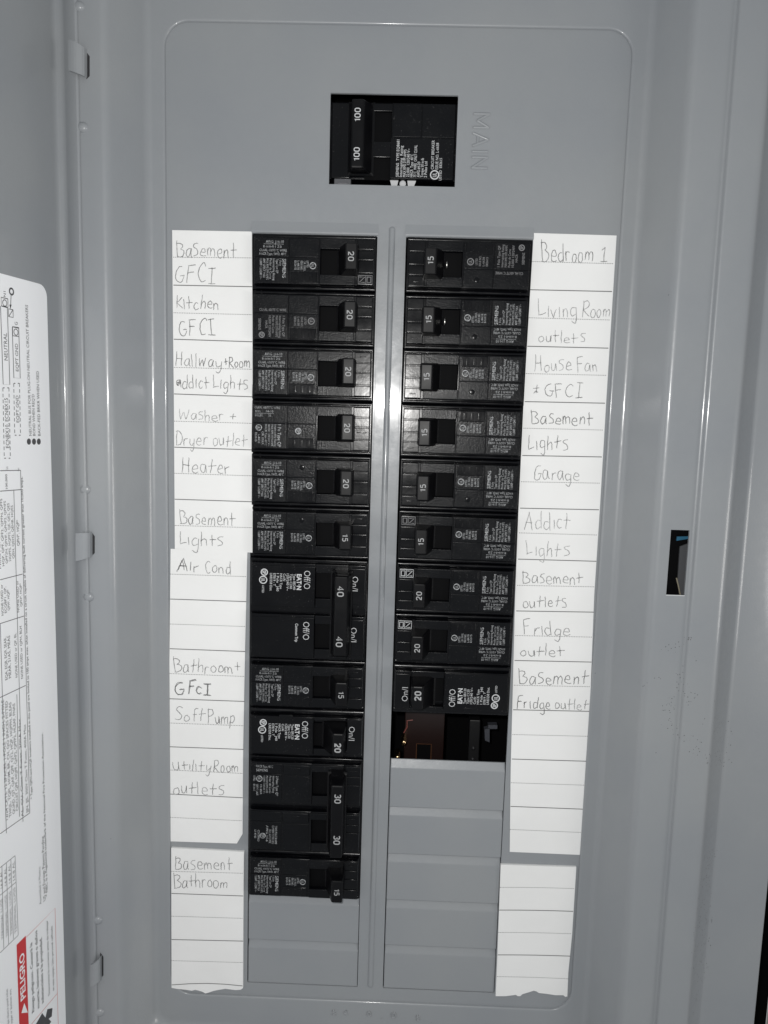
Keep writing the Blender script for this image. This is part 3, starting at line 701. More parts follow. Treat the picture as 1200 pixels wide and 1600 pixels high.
def eaton_single(side, row, label):
    o = thing('circuit_breaker', label, 'circuit breaker', group=GRP); seat(o, side, row)
    def bd():
        m = MB(); m.plate(0.35, 0.15, 57.9, PITCH - 0.15, -22, 0.6, 0.5, 0.6); ledges(m, 0.95, 2.7, h0=.65)
        frame_blocks(m, 1.0, 57.3, 2.9, 22.9, 33.2, 5.0, 49.2, 19.2, 0.6, HF - 0.02); return m.mesh('case', BLK, smooth=True)
    link('case', shared('ec', bd), o); link('well_floor', shared('well', well_single), o)
    m, pm = MB(), MB(); eaton_face(m, pm, 0); eaton_print(pm, 0, 'Type BR120', 'Type C120')
    link('label_plate', shared('ep', lambda: m.mesh('label_plate', BLK, smooth=True)), o); link('label_print', shared('epp', lambda: pm.mesh('label_print', PRTB)), o)
    def tg():
        m_ = MB(); m_.frust((37.6, 4.8, 49.6, 20.4, 1.8), (43.6, 7.0, 48.6, 18.6, 14.2)); return m_.mesh('toggle', TOG, bevel=0.6, seg=2)
    t_ = link('toggle', shared('et', tg), o)
    link('amp_number', shared('en', number_mesh('20', 46.0, 14.0, 14.25, .03, 2.7, 4.2)), t_)
    return o
def two_pole(row, maker, label, cat='double circuit breaker'):
    o = thing('double_circuit_breaker', label, cat); seat(o, 'L', row)
    m = MB()
    m.plate(0.35, 0.15, 57.9, 2*PITCH - 0.15, -22, 0.6, 0.5, 0.5)
    for v_ in (0, PITCH): frame_blocks(m, 1.2, 57.2, v_ + 1.7, v_ + 23.6, 33.0, v_ + 6.4, 48.6, v_ + 18.6, 0.4, HF - 0.02)
    m.build('case', BLK, o, smooth=True)
    for v_ in (0, PITCH):
        q = MB(); q.rect(32, v_ + 5.6, 49.4, v_ + 19.2, 1.5); q.build('well_floor', VOID, o)
    pl, pm = MB(), MB()
    if maker == 'e':
        eaton_face(pl, pm, 0); eaton_face(pl, pm, PITCH); eaton_print(pm, 0, 'Type BR240', 'Type C240')
        pm.text('Common Trip', 23.4, PITCH + 6.2, 24.8, PITCH + 15.4, HP + .05, 'cw', .01)
        pl.build('label_plate', BLK, o, smooth=True); pm.build('label_print', PRTB, o)
        num, uc = '40', 45.9
    else:
        h = HP + .03
        for v_ in (0, PITCH):
            pl.plate(2.0, v_ + 2.6, 17.5, v_ + 7.6, HF - .1, HP, .3, .15); pl.plate(2.0, v_ + 8.0, 17.5, v_ + 22.4, HF - .1, HP, .3, .15)
            pl.plate(18.0, v_ + 2.6, 31.8, v_ + 8.2, HF - .1, HP + .15, .9, .3, .3); pl.plate(18.2, v_ + 8.8, 31.4, v_ + 22.4, HF - .1, HF + .15, .3, .12)
            pl.plate(32.2, v_ + 2.6, 48.2, v_ + 6.0, HF - .1, HF + .4, .3, .2); pl.plate(23.4, v_ + 4.2, 26.8, v_ + 6.4, HP, HP + .35, .3, .2)
            pl.plate(49.4, v_ + 2.6, 56.9, v_ + 7.4, HF - .1, HF + .5, .3, .25); pl.plate(49.4, v_ + 8.0, 56.9, v_ + 12.0, HF - .1, HF + .35, .3, .2); pl.plate(49.4, v_ + 12.4, 56.9, v_ + 22.4, HF - .1, HF + .4, .3, .2)
            pl.plate(51.6, v_ + 4.6, 55.2, v_ + 5.1, HF + .4, HF + .8, .1, .1)
        lines(pm, [('HACR Type, 40\u00b0C', 4.6, 13.0, 3.4, 4.7), ('SIEMENS', 4.6, 10.4, 5.4, 6.7)], h, 'n')
        ul(pm, 6.2, 10.6, 1.6, h)
        lines(pm, [('2 Poles Type QP', 14.6, 15.8, 9.0, 19.4), ('Interrupting Rating', 12.9, 14.0, 9.0, 17.8), ('Poder de Corte', 11.2, 12.3, 9.0, 18.2), ('MAX RMS SYM AMPS', 9.6, 10.6, 9.0, 18.0), ('10,000 120/240 V~', 8.3, 9.2, 9.0, 18.4),
                   ('CIR. BRKR.', 6.6, 7.6, 13.6, 19.0), ('ISSUE NO. L-6638', 4.8, 5.8, 13.6, 19.4), ('LISTED', 3.2, 4.2, 9.0, 12.0), ('E82615', 3.2, 4.2, 13.6, 17.2)], h)
        for k, (t_, a_, c_) in enumerate((('TWO POLE 30 AMP', 10, 20), ('COMMON TRIP MULTIPLE', 10, 19.8), ('CU/AL 60/75\u00b0C WIRE', 12, 19.4), ('AWG 14-6', 10, 18.6))):
            pm.text(t_, 14.4 - 1.5*k, PITCH + a_, 15.5 - 1.5*k, PITCH + c_, h, 'cw')
        csa(pm, 8.2, PITCH + 15.6, 1.5, h, 'cw'); lines(pm, [('CERTIFIED', 5.6, 6.6, PITCH + 12.6, PITCH + 18.8), ('LR 40980', 4.0, 5.0, PITCH + 12.6, PITCH + 17.0)], h)
        pl.build('label_plate', BLKM, o, smooth=True); pm.build('label_print', PRT, o)
        num, uc = '30', 46.6
    t_ = MB()
    if maker == 'e':
        t_.frust((41.2, 4.0, 50.0, 19.4, 1.8), (43.6, 4.4, 49.4, 20.0, 13.0)); t_.frust((41.0, 4.8, 50.4, 46.4, 6.0), (43.2, 5.2, 49.2, 43.8, 15.2))
    else:
        t_.frust((41.2, 5.4, 49.8, 45.6, 5.6), (43.4, 7.4, 49.2, 45.0, 15.0)); t_.frust((41.2, 3.0, 49.4, 10.4, 1.8), (43.0, 6.6, 48.8, 9.6, 9.6)); t_.frust((41.2, 36, 49.4, 46.8, 1.8), (43.4, 38, 48.8, 47.2, 10.0))
    tt = t_.build('handle_tie_bar', TOG, o, bevel=0.6, seg=2)
    tp = 15.26 if maker == 'e' else 15.06
    vs = (12.2, 36.6) if maker == 'e' else (14.0, 35.4)
    for v_ in vs: link('amp_number', shared('m' + num + str(v_), number_mesh(num, uc, v_, tp, .015, 2.8, 4.6 if maker == 'e' else 4.3)), tt)
    return o

A_ = 'black 20 amp breaker '
siemens('L', 0, '20', 'black 20 amp breaker at the top of the left column beside Basement GFCI', 'on', 'a', 'faint')
siemens('L', 1, '20', 'black 20 amp breaker with faded print beside the Kitchen GFCI label', 'on', 'b')
siemens('L', 2, '20', 'black 20 amp breaker beside the Hallway and Room Lights label', 'quiet')
siemens('L', 3, '20', 'black 20 amp breaker with Type QP heading beside the Washer and Dryer label', 'four', 'c')
siemens('L', 4, '20', 'black 20 amp breaker beside the Heater label', 'dash')
siemens('L', 5, '15', 'black 15 amp breaker just above the double 40 breaker beside Basement Lights', 'dash')
two_pole(6, 'e', 'black double breaker with two 40s joined by one handle beside Air Cond')
siemens('L', 8, '15', 'black 15 amp breaker just below the double 40 breaker beside Bathroom GFCI', 'quiet')
eaton_single('L', 9, 'black 20 amp breaker with On and Off lettering beside the Soft Pump label')
two_pole(10, 's', 'black double breaker with two 30s joined by one handle beside Utility Room outlets')
siemens('L', 12, '15', 'black 15 amp breaker at the foot of the left column just above the grey blanks', 'quiet')
siemens('R', 0, '15', 'black 15 amp breaker at the top of the right column beside Bedroom 1', 'dash', 'b')
siemens('R', 1, '15', 'black 15 amp breaker with a bright pin in its well beside Living Room outlets', 'dash')
siemens('R', 2, '15', 'black 15 amp breaker beside the House Fan and GFCI label', 'dash')
siemens('R', 3, '15', 'black 15 amp breaker with a shiny end plate beside the right Basement Lights label', 'quiet')
siemens('R', 4, '15', 'black 15 amp breaker beside the Garage label', 'dash')
siemens('R', 5, '15', 'black 15 amp breaker beside the Addict Lights label', 'on', 'a', 'faint')
siemens('R', 6, '20', 'black 20 amp breaker with bright ON mark beside Basement outlets', 'on', 'a', 'bright')
siemens('R', 7, '20', 'black 20 amp breaker with ON mark beside the Fridge outlet label', 'on', 'a', 'bright')
eaton_single('R', 8, 'black 20 amp breaker with bold On and Off print just above the open slot')

# main breaker
mb = thing('main_circuit_breaker', 'large black main breaker marked 100 twice behind the window at the top', 'main circuit breaker', MX0, MY0, 0)
m = MB(); dz = -2.2
m.plate(-3, 2.6, 61, 36.4, -26, dz - 1.2, .5, .4)
m.plate(0.6, 3.4, 9.4, 36.2, dz - 1.4, dz, .4, .3); m.plate(28.0, 2.9, 57.2, 36.2, dz - 1.4, dz, .3, .3)
m.plate(9.0, 3.3, 28.4, 6.8, dz - 1.4, dz + .3, .3, .3); m.plate(19.0, 19.8, 28.4, 26.8, dz - 1.4, dz + .2, .3, .3)
m.build('case', BLK, mb, smooth=True)
m = MB(); m.rect(16, 6.5, 28.2, 36.4, dz - 1.1); m.build('well_floor', VOID, mb)
m = MB(); m.plate(28.6, 3.5, 41.6, 17.7, dz - .1, dz + .3, .3, .2); m.plate(42.0, 3.2, 57.0, 17.7, dz - .1, dz + .45, .3, .2); m.plate(27.8, 18.2, 57.0, 36.0, dz - .1, dz + .5, .3, .25)
m.build('label_plate', BLKM, mb, smooth=True)
m = MB(); m.frust((9.0, 3.6, 19.6, 34.4, dz), (10.2, 4.2, 15.6, 33.6, 5.0)); th = m.build('handle_tie_bar', TOG, mb, bevel=.7, seg=2)
for v_ in (11.0, 27.8):
    m = MB(); m.stroke('100', 11.6, v_ - 2.7, 14.0, v_ + 2.7, 5.05, 0.42, 'ccw'); m.build('amp_number', PRTB, th)
pm = MB(); h = dz + .54
for k, (t_, a_) in enumerate((('SIEMENS  TYPE EQ8681', 20.4), ('Interrupting  Rating', 23.0), ('MAX RMS SYM AMPS', 24.6), ('22,000  120/240 V~', 24.2), ('HACR  Type  40\u00b0C', 26.6), ('75\u00b0C  WIRE  ONLY CU/AL', 22.6),
                                ('AWG #4-2/0', 29.8), ('Torque 50 in-lb', 28.2), ('2 Poles Ltd', 29.6))):
    pm.text(t_, 30.6 + 1.62*k, a_ - 1.4, 31.9 + 1.62*k, 35.2, h, 'ccw', .004)
pm.text('CIRCUIT BREAKER', 46.6, 18.9, 47.9, 31.6, h, 'ccw'); pm.text('ISSUE NO. L-6638', 48.6, 20.0, 49.9, 31.6, h, 'ccw'); pm.text('LISTED  E82615', 50.4, 26.6, 51.6, 36.3, h, 'ccw')
ul(pm, 48.4, 34.0, 2.1, h, 'ccw'); pm.build('label_print', PRTB, mb)
m = MB(); m.add([(28.0, 38.6, 0), (31.8, 38.6, 0), (31.2, 41.6, 0), (28.8, 41.6, 0), (28.0, 38.6, -1), (31.8, 38.6, -1), (31.2, 41.6, -1), (28.8, 41.6, -1)], [(0, 1, 2, 3), (0, 1, 5, 4), (1, 2, 6, 5), (2, 3, 7, 6), (3, 0, 4, 7)])
m.add([(36.0, 38.6, 0), (40.0, 38.6, 0), (38.9, 41.6, 0), (36.4, 41.6, 0), (36.0, 38.6, -1), (40.0, 38.6, -1), (38.9, 41.6, -1), (36.4, 41.6, -1)], [(0, 1, 2, 3), (0, 1, 5, 4), (1, 2, 6, 5), (2, 3, 7, 6), (3, 0, 4, 7)])
m.v = [(u, v - 2.3, z + dz - 1.2) for u, v, z in m.v]; m.build('terminal_clip', PRTB, mb)
m = MB(); m.disc(33.9, 37.7, dz - 1.0, 1.5, dz - 3, 20, .3); m.build('terminal_screw', PRTB, mb, smooth=False)
m = MB(); m.plate(2.0, 36.0, 10.0, 39.6, dz - 6, dz - .8, .3, .3); m.plate(4.0, 37.6, 8.4, 38.4, dz - 1, dz - .6, .1, .1); m.build('mounting_foot', DULL, mb)

# ------------------------------------------------------------------ what the open slot and the latch slot show
box = MB()
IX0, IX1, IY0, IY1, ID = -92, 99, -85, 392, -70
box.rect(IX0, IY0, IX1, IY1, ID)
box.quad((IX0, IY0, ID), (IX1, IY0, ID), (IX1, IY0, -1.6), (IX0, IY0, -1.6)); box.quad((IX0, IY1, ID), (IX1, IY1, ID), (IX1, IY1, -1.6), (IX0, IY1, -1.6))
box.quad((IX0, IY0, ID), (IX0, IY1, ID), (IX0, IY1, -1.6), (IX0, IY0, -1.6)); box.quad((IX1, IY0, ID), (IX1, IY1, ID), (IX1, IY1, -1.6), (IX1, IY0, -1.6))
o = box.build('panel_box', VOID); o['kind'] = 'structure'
bh = -24.0
def Q(x, y, h=bh): return P(x, y, h)
bus = thing('bus_bar_base', 'dark red insulating base with brass screws seen through the open slot', 'bus bar')
a0, a1 = Q(633, 1112), Q(692, 1196)
m = MB(); m.plate(a0[0], a0[1], a1[0], a1[1], bh - 6, bh, .5, .4); m.build('base_plate', OXID, bus)
c0, c1 = Q(651, 1163, bh + 1), Q(673, 1192, bh + 1)
m = MB(); m.line([(c0[0], c1[1]), (c0[0], c0[1]), (c1[0], c0[1]), (c1[0], c1[1])], .5, bh + .3); m.build('stab_outline', mat('copper_edge', (.14, .06, .03), .4, .5), bus)
m = MB(); m.plate(c0[0], c0[1], c1[0], c1[1], bh - .1, bh + .25, .2, .1); m.build('stab_opening_shade', VOID, bus)  # raised near-black plate, its colour stands in for the dark of an opening
for px, py in ((631, 1161.5), (621, 1185)):
    X, Y = P(px, py, -15); m = MB(); m.disc(X, Y, -15, 1.5, -24, 16, .9); m.build('screw', COPPER, bus, smooth=True)
m = MB(); pts = [(*P(x, y, -16), -16) for x, y in ((631, 1145), (636, 1136), (636, 1126), (645, 1125))]; m.tube(pts, .35, 8); m.build('thin_wire', mat('dull_red_wire', (.18, .05, .04), .5), bus)
ter = thing('terminal_strip', 'pale plastic terminal strip deep inside the open slot at its right', 'terminal strip')
m = MB()
for x0, x1 in ((734, 748),):
    p0, p1 = Q(x0, 1125, -30), Q(x1, 1192, -30); m.plate(p0[0], p0[1], p1[0], p1[1], -36, -30, .5, .5)
m.build('guide_rail', mat('dark_grey', (.006, .006, .007), .5), ter)
for pts in (((763, 1133), (777, 1133), (777, 1139), (763, 1139)), ((757, 1140), (765, 1138), (765, 1160), (758, 1157))):
    m = MB(); V = [(*Q(x, y, -32), -32) for x, y in pts]; m.loft([[(x, y, h - 4) for x, y, h in V], V], True, True); m.build('terminal_block', mat('dim_plastic', (.075, .08, .095), .5), ter)
for px, py in ((740, 1170), (739, 1187)):
    X, Y = P(px, py, -29); m = MB(); m.disc(X, Y, -29, .7, -31, 12, .3); m.build('screw', DULL, ter)
# behind the latch slot
lt = thing('latch_recess', 'grey metal strip and blue wire inside the tall latch slot right of the labels', 'latch')
m = MB(); x0, x1 = lx0 - 2, lx1 + 3
m.rect(x0, ly0 - 3, x1, ly1 + 3, LOW - 10)
m.quad((x0, ly0-3, LOW-10), (x0, ly1+3, LOW-10), (x0, ly1+3, LOW-1.25), (x0, ly0-3, LOW-1.25)); m.quad((x1, ly0-3, LOW-10), (x1, ly1+3, LOW-10), (x1, ly1+3, LOW-1.25), (x1, ly0-3, LOW-1.25))
m.quad((x0, ly0-3, LOW-10), (x1, ly0-3, LOW-10), (x1, ly0-3, LOW-1.25), (x0, ly0-3, LOW-1.25)); m.quad((x0, ly1+3, LOW-10), (x1, ly1+3, LOW-10), (x1, ly1+3, LOW-1.25), (x0, ly1+3, LOW-1.25))
m.build('recess_lining', VOID, lt)
hh = LOW - 8
V = [(*P(x, y, hh), hh) for x, y in ((1062.5, 854), (1076, 849), (1074, 932), (1062, 932), (1059, 905))]
m = MB(); m.loft([[(x, y, h - 1) for x, y, h in V], V], True, True); m.build('metal_strip', mat('inner_grey', (.085, .088, .095), .45), lt)
V = [(*P(x, y, hh + .4), hh + .4) for x, y in ((1058, 838.5), (1076, 838), (1075, 842), (1057, 845))]
m = MB(); m.loft([[(x, y, h - .8) for x, y, h in V], V], True, True); m.build('blue_wire', BLUE, lt)
m = MB(); m.tube([(*P(x, y, hh + .6), hh + .6) for x, y in ((1057, 903), (1060, 915), (1064, 935))], .35, 8); m.build('pale_wire', mat('tan_wire', (.3, .27, .2), .5), lt)

# wall behind at the low right corner
m = MB(); WX = P(1197.5, 1596, -34)[0]
m.rect(WX, -400, 600, 900, -34)
o = m.build('wall', WALL); o['kind'] = 'structure'
m = MB(); m.rect(xe1 - 60, -400, WX + 2, 900, -80); m.quad((WX, -400, -34.5), (WX, 900, -34.5), (WX, 900, -80), (WX, -400, -80)); m.rect(-500, -400, -190, 900, -60); o = m.build('wall_cavity', VOID); o['kind'] = 'structure'  # gap and wall's cut side coloured near-black to stand in for shade

# ------------------------------------------------------------------ paper strips with handwriting
PT = 0.32
def strip(poly, label, lift=0.0):
    o = thing('paper_label_strip', label, 'paper label', group='paper label strips beside the breakers')
    V = [P(x, y, PT + lift) for x, y in poly]; m = MB()
    m.loft([[(x, y, 0.04) for x, y in V], [(x, y, PT + lift) for x, y in V]], False, True)
    m.build('paper', PAPER, o); return o
def curve_pts(pts, n=5):
    if len(pts) < 3: return pts
    out = []
    for i in range(len(pts) - 1):
        p0, p1, p2, p3 = pts[max(i-1, 0)], pts[i], pts[i+1], pts[min(i+2, len(pts)-1)]
        for k in range(n):
            t = k/n
            out.append(tuple(0.5*((2*p1[a]) + (-p0[a] + p2[a])*t + (2*p0[a] - 5*p1[a] + 4*p2[a] - p3[a])*t*t + (-p0[a] + 3*p1[a] - 3*p2[a] + p3[a])*t**3) for a in (0, 1)))
    out.append(pts[-1]); return out
# single-stroke hand, y: 0 baseline, .5 x-height, 1 cap
HW = {
 'A': (.62, [[(0, 0), (.3, 1)], [(.3, 1), (.58, 0)], [(.05, .42), (.55, .4)]]),
 'B': (.62, [[(.0, 1.04), (.1, -.04)], [(-.02, .86), (.28, .88), (.48, .72), (.3, .5)], [(.3, .5), (.6, .36), (.58, .1), (.3, -.02), (.06, .0)]]),
 'C': (.55, [[(.52, .85), (.35, 1), (.1, .75), (.04, .35), (.22, .02), (.5, .1)]]),
 'D': (.62, [[(.08, .98), (.04, 0)], [(0, .95), (.35, .9), (.6, .5), (.4, .08), (.02, 0)]]),
 'F': (.52, [[(.04, 1.0), (.02, -.02)], [(.02, .98), (.5, 1.04)], [(.02, .55), (.4, .6)]]),
 'G': (.62, [[(.48, .95), (.2, .9), (.02, .5), (.12, .08), (.4, .04), (.55, .4)], [(.3, .42), (.6, .44)]]),
 'g!': (.6, [[(.45, .95), (.12, .8), (.03, .4), (.2, .05), (.5, .12), (.5, .42)], [(.28, .42), (.56, .42)]]),
 'H': (.6, [[(.04, 1), (.0, 0)], [(.5, .98), (.48, 0)], [(.0, .5), (.52, .5)]]),
 'I': (.5, [[(.25, 1), (.24, 0)], [(.04, .98), (.5, 1.0)], [(.0, 0), (.5, .02)]]),
 'K': (.58, [[(.04, 1), (.0, 0)], [(.5, .85), (.04, .42)], [(.04, .42), (.55, 0)]]),
 'L': (.5, [[(.0, .98), (.04, .1)], [(-.02, .06), (.5, .18)]]),
 'P': (.52, [[(.04, 1), (.02, -.03)], [(.0, .95), (.4, .95), (.5, .7), (.3, .5), (.04, .48)]]),
 'R': (.58, [[(.05, 1), (.02, 0)], [(.0, .92), (.35, 1.0), (.5, .75), (.3, .52), (.05, .48)], [(.05, .48), (.58, .0)]]),
 'S': (.52, [[(.48, .9), (.25, 1), (.06, .78), (.25, .54), (.46, .3), (.28, .02), (.02, .1)]]),
 'U': (.55, [[(.04, .9), (.04, .4), (.15, .06), (.35, .1), (.48, .45)], [(.48, .9), (.5, .02)]]),
 'W': (.85, [[(0, 1), (.16, .05)], [(.16, .05), (.38, .7)], [(.38, .7), (.6, .05)], [(.6, .05), (.82, .95)]]),
 'a': (.5, [[(.4, .5), (.15, .52), (.02, .25), (.12, .0), (.32, .1), (.42, .45)], [(.42, .5), (.42, .15), (.5, 0)]]),
 'b': (.48, [[(.02, 1), (.03, 0)], [(.03, .35), (.25, .52), (.44, .25), (.25, .0), (.04, .04)]]),
 'c': (.42, [[(.38, .45), (.15, .5), (.02, .22), (.15, .0), (.4, .08)]]),
 'd': (.5, [[(.4, .45), (.15, .48), (.02, .22), (.15, .0), (.4, .12)], [(.44, 1), (.42, 0)]]),
 'e': (.46, [[(.05, .26), (.4, .3), (.3, .52), (.1, .46), (.03, .14), (.26, .0), (.46, .06)]]),
 'f': (.4, [[(.4, .95), (.22, 1), (.16, .7), (.15, 0)], [(.0, .5), (.35, .52)]]),
 'g': (.48, [[(.4, .48), (.15, .5), (.03, .25), (.15, .03), (.4, .15)], [(.42, .5), (.42, -.2), (.3, -.42), (.04, -.3)]]),
 'h': (.46, [[(.04, 1), (.02, 0)], [(.02, .3), (.2, .5), (.36, .4), (.38, 0)]]),
 'i': (.14, [[(.05, .62), (.06, 0)]]),
 'k': (.42, [[(.03, 1), (.02, 0)], [(.36, .5), (.03, .22)], [(.03, .22), (.4, 0)]]),
 'l': (.12, [[(.05, 1.0), (.05, 0)]]),
 'm': (.7, [[(.02, .5), (.02, 0)], [(.02, .3), (.14, .5), (.28, .4), (.29, 0)], [(.29, .3), (.45, .5), (.6, .4), (.62, 0)]]),
 'n': (.46, [[(.02, .5), (.02, 0)], [(.02, .28), (.2, .5), (.36, .38), (.38, 0)]]),
 'o': (.44, [[(.25, .5), (.06, .42), (.03, .12), (.2, .0), (.4, .15), (.36, .42), (.2, .5)]]),
 'p': (.46, [[(.04, .5), (.03, -.42)], [(.03, .4), (.25, .52), (.42, .28), (.25, .02), (.04, .05)]]),
 'r': (.36, [[(.03, .5), (.04, 0)], [(.04, .3), (.14, .46), (.34, .48)]]),
 's': (.46, [[(.44, .72), (.16, .7), (.08, .52), (.36, .34), (.38, .1), (.04, .02)]]),
 't': (.46, [[(.2, .88), (.17, .0)], [(-.02, .44), (.52, .5)]]),
 'u': (.46, [[(.03, .5), (.04, .12), (.18, .0), (.36, .15), (.4, .5)], [(.4, .5), (.42, 0)]]),
 'v': (.4, [[(.0, .5), (.18, 0)], [(.18, 0), (.38, .5)]]),
 'w': (.6, [[(.0, .5), (.12, .02)], [(.12, .02), (.26, .38)], [(.26, .38), (.4, .02)], [(.4, .02), (.56, .5)]]),
 'y': (.44, [[(.02, .5), (.06, .15), (.2, .05), (.38, .2)], [(.42, .5), (.4, -.1), (.25, -.42), (.04, -.3)]]),
 '1': (.4, [[(.05, .8), (.22, 1)], [(.22, 1), (.2, 0)], [(.02, .0), (.4, .02)]]),
 '+': (.5, [[(.25, .75), (.24, .2)], [(.0, .46), (.5, .5)]]),
 '&': (.5, [[(.3, .95), (.25, .1)], [(.02, .6), (.5, .62)], [(.1, .1), (.2, .3), (.45, .2)]]),
 '*': (.5, [[(.4, .5), (.1, .45), (.08, .15), (.3, .1), (.42, .45)], [(.42, .5), (.5, 0)], [(.1, .3), (.45, .28)], [(.15, .12), (.35, .5)]]),
}
def write(parent, txt, x0, x1, yb_, cap, slope=0.012, m=PENCIL, wd=0.36, lift=0.0):
    """pencilled word from photo column x0 to x1, baseline yb_, capital height cap"""
    rnd = random.Random(hash_(txt) + int(yb_)); mb_ = MB(); h = PT + lift + 0.05
    seq = []; x = 0.0
    i = 0
    while i < len(txt):
        c = txt[i]
        if c == ' ': x += 0.3; i += 1; continue
        key = c
        wg, st_ = HW[key]; sc_ = rnd.uniform(.92, 1.1)
        seq.append((x, wg*sc_, st_, sc_)); x += wg*sc_ + 0.13 + rnd.uniform(-.03, .04); i += 1
    tot = x - 0.13; k = (x1 - x0)/tot
    for (gx, wg, st_, sc_) in seq:
        dy = rnd.uniform(-.07, .07); sy = rnd.uniform(.86, 1.12); sk = rnd.uniform(-.09, .12)
        for s_ in st_:
            pts = [(p[0] + rnd.uniform(-.035, .035), p[1] + rnd.uniform(-.035, .035)) for p in s_]
            if len(pts) == 2:
                mx = ((pts[0][0] + pts[1][0])/2 + rnd.uniform(-.02, .02), (pts[0][1] + pts[1][1])/2 + rnd.uniform(-.02, .02)); pts = [pts[0], mx, pts[1]]
            pts = curve_pts(pts, 4); out = []
            for (a_, c_) in pts:
                px = x0 + (gx + (a_*sc_ + c_*sk))*k; py = yb_ - (c_*sy + dy)*cap + (px - x0)*slope; out.append(P(px + .35*math.sin(py*1.7 + px*.9), py + .3*math.sin(px*2.1), h))
            L = len(out); ws = [wd*(0.75 + 0.35*math.sin(math.pi*(j + .6)/(L + .2)) + rnd.uniform(-.08, .08)) for j in range(L)]
            mb_.line(out, ws, h)
    return mb_.build('handwriting', m, parent, recalc=False)
def hash_(t_): return sum((i + 1)*ord(c) for i, c in enumerate(t_))
def rule(parent, xa, ya, xb, yb_, dotted=False, lift=0.0, wd=None, bow=0.0):
    mb_ = MB(); h = PT + lift + 0.03
    if dotted:
        n = 46
        for q in range(n):
            a_, c_ = q/n, (q + .55)/n
            mb_.line([P(xa + (xb-xa)*t_, ya + (yb_-ya)*t_ - bow*math.sin(math.pi*t_), h) for t_ in (a_, c_)], .3, h)
    else:
        mb_.line([P(xa + (xb-xa)*t_, ya + (yb_-ya)*t_ - bow*math.sin(math.pi*t_), h) for t_ in (0, .25, .5, .75, 1)], wd or .4, h)
    return mb_.build('ruled_line', PERF if dotted else RULE, parent, recalc=False)

s2 = strip([(266.6, 857.5), (386.5, 862), (383, 1010), (380, 1166), (379, 1303), (370, 1318), (264, 1314.5), (263.8, 1166), (265, 1000)], 'long paper strip left of the breakers reading Air Cond to Utility Room outlets')
s1 = strip([(269, 359.5), (393.5, 361.8), (394.5, 500), (394.8, 700), (395, 863.5), (273.2, 857.5), (271.6, 620), (270, 480)], 'upper left paper strip reading Basement GFCI down to Basement Lights', 0.12)
LS = 1.0
s3 = strip([(267.5, 1325), (381.2, 1331), (380, 1440), (379.6, 1544), (376, 1546.5), (368, 1547), (352, 1545), (340, 1547), (333, 1548.5), (326, 1551), (321, 1552.3), (316, 1549.5), (311, 1548), (305, 1546.6), (300, 1548), (290, 1546.5), (276, 1545), (268, 1543.5)],
           'short paper strip at lower left reading Basement Bathroom with torn foot', LS)
r1 = strip([(834, 364), (963.5, 368), (953, 535), (946.5, 640), (937, 800), (928.5, 930), (918, 1200), (912, 1275), (914, 1279), (911, 1336), (796.5, 1331), (798, 1200), (805, 930), (810, 800), (818, 630), (823.7, 535)],
           'long paper strip right of the breakers reading Bedroom 1 down to Fridge outlet')
r2 = strip([(782.5, 1351), (900.5, 1355), (894, 1460), (888, 1520), (886.5, 1557), (883, 1557.5), (880, 1555), (868, 1555), (855, 1553), (842, 1551.5), (838, 1549), (834, 1548), (826, 1550.5), (816, 1553.5), (813, 1556.5), (809, 1556.5), (806, 1554.5), (798, 1555.5), (790, 1556.5), (774.5, 1556.5), (777, 1500)],
           'blank paper strip at lower right with a torn foot', LS)
for k, (ya, yb_, dt) in enumerate(((401.8, 403, 1), (445.5, 448, 0), (488.7, 491.7, 1), (530, 534, 0), (574, 577, 1), (615.5, 620, 0), (658, 661.5, 1), (698.7, 703, 0), (739.5, 743.5, 1), (780, 784, 0), (821, 824.5, 1))):
    rule(s1, 270.5 + (ya - 360)*.0058, ya, 394, yb_, dt, .12)
for ya, yb_, dt in ((897, 901, 1), (936, 940, 0), (975, 979, 1), (1013.6, 1018, 0), (1052.4, 1057, 1), (1091.8, 1096, 0), (1129.7, 1134, 1), (1166.8, 1171, 0), (1203, 1208.5, 1), (1240.6, 1246.5, 0), (1277, 1282.5, 1)):
    rule(s2, 266.3 - (ya - 860)*.006, ya, 386 - (ya - 860)*.018, yb_, dt)
for ya, yb_, dt in ((1361.5, 1364.5, 1), (1396, 1400, 0), (1431.5, 1435, 1), (1468, 1470.5, 0), (1501, 1504, 1)): rule(s3, 268, ya, 380, yb_, dt, LS)
rule(s3, 268.3, 1539, 379, 1540.5, False, LS, bow=3.2)
for ya, yb_, dt in ((408.6, 412, 1), (452.7, 455.5, 0), (496.5, 500, 1), (541, 544, 0), (583.7, 586.5, 1), (627.5, 630, 0), (669, 672, 1), (711.7, 714, 0), (752.7, 755, 1), (794, 796.5, 0), (832.6, 836, 1), (873.6, 877, 0),
                    (914.5, 917, 1), (954.6, 956.5, 0), (993, 995.5, 1), (1032, 1034.5, 0), (1070.6, 1073, 1), (1109, 1111.5, 0), (1147.7, 1150.5, 1), (1186, 1189.5, 0), (1223, 1227, 1), (1260, 1264.5, 0), (1296, 1301, 1)):
    t_ = (ya - 364)/967; xa = 833 - 37*t_ - 8*math.sin(math.pi*t_)*0.5; xb = 962 - 50*t_ - 4*math.sin(math.pi*t_)
    rule(r1, xa, ya, xb, yb_, dt)
for ya, yb_, dt in ((1386.5, 1388.5, 1), (1422, 1424, 0), (1457, 1459, 1), (1492, 1494, 0), (1526, 1529.5, 1)):
    t_ = (ya - 1351)/205; rule(r2, 782.3 - 6.5*t_, ya, 900 - 13*t_, yb_, dt, LS, bow=.6)
PD, PL = PENCILD, PENCILL
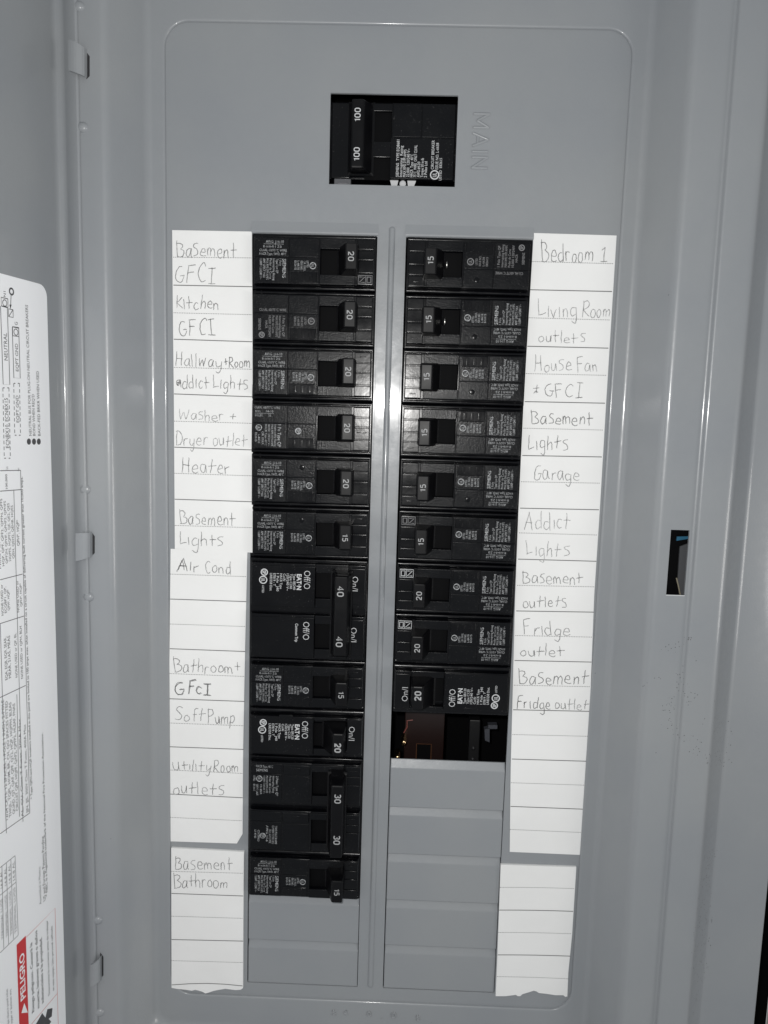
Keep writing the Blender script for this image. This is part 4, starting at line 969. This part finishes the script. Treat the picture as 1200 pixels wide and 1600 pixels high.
for s_, t_, x0, x1, yb_, cap, mt in (
    (s1, 'Basement', 276, 370, 400.5, 25, PENCIL), (s1, 'GFCI', 274, 336, 440.5, 28, PENCIL), (s1, 'Kitchen', 276, 342, 482, 23, PENCIL), (s1, 'GFCI', 281, 337, 524, 25, PD),
    (s1, 'Hallway', 275, 346, 572, 23, PENCIL), (s1, '+Room', 350, 391, 574, 18, PD), (s1, '*ddict Lights', 275, 388, 606, 21, PENCIL), (s1, 'Washer +', 279, 367, 656, 18, PL),
    (s1, 'Dryer outlet', 275, 386, 695, 23, PL), (s1, 'Heater', 285, 359, 739, 24, PENCIL), (s1, 'Basement', 281, 368, 819, 23, PENCIL), (s1, 'Lights', 281, 349, 852, 22, PENCIL),
    (s2, 'Air', 277, 310, 892, 20, PD), (s2, 'Cond', 321, 362, 895, 20, PENCIL), (s2, 'Bathroom+', 272, 375, 1050, 22, PENCIL), (s2, 'G', 273, 289, 1086, 22, PD), (s2, 'G', 274, 290, 1085.4, 21, PENCIL), (s2, 'FcI', 294, 329, 1084, 20, PD), (s2, 'FcI', 294.8, 330, 1084.6, 19.4, PENCIL), (s2, 'A', 278, 289, 890.5, 17, PENCIL),
    (s2, 'Soft', 273, 320, 1126, 21, PENCIL), (s2, 'Pump', 325, 367, 1130, 21, PENCIL), (s2, 'Utility', 271, 329, 1203, 17, PENCIL), (s2, 'Room', 333, 373, 1206, 20, PENCIL), (s2, 'outlets', 271, 351, 1240, 21, PENCIL),
    (s3, 'Basement', 273, 364, 1358, 21, PENCIL), (s3, 'Bathroom', 271, 355, 1386, 21, PENCIL),
    (r1, 'Bedroom', 846, 927, 408, 30, PENCIL), (r1, '1', 938, 949, 410, 24, PENCIL), (r1, 'Living', 842, 902, 495, 28, PL), (r1, 'Room', 910, 953, 496, 26, PL), (r1, 'outlets', 841, 914, 535, 19, PL),
    (r1, 'House', 836, 893, 580, 23, PL), (r1, 'Fan', 902, 934, 580, 23, PL), (r1, '&', 832, 841, 616, 16, PENCIL), (r1, 'GFCI', 852, 909, 620, 22, PENCIL), (r1, 'Basement', 830, 927, 663, 21, PD), (r1, 'Lights', 825, 889, 702, 25, PENCIL),
    (r1, 'Garage', 834, 905, 750, 24, PENCIL), (r1, 'Addict', 820, 891, 827, 27, PL), (r1, 'Lights', 823, 890, 868, 23, PL), (r1, 'Basement', 816, 910, 912, 21, PENCIL), (r1, 'outlets', 817, 886, 949, 19, PENCIL),
    (r1, 'Fridge', 819, 891, 992, 24, PENCIL), (r1, 'outlet', 813, 881, 1025, 18, PENCIL), (r1, 'Basement', 811, 918, 1068, 23, PD), (r1, 'Fridge', 808, 860, 1107, 19, PD), (r1, 'outlet', 867, 919, 1108, 18, PENCIL)):
    write(s_, t_, x0, x1, yb_, cap, .022 if s_ in (s1, s2) else .008, mt, .36, .12 if s_ is s1 else LS if s_ is s3 else 0.0)

bpy.data.objects.remove(_fo)
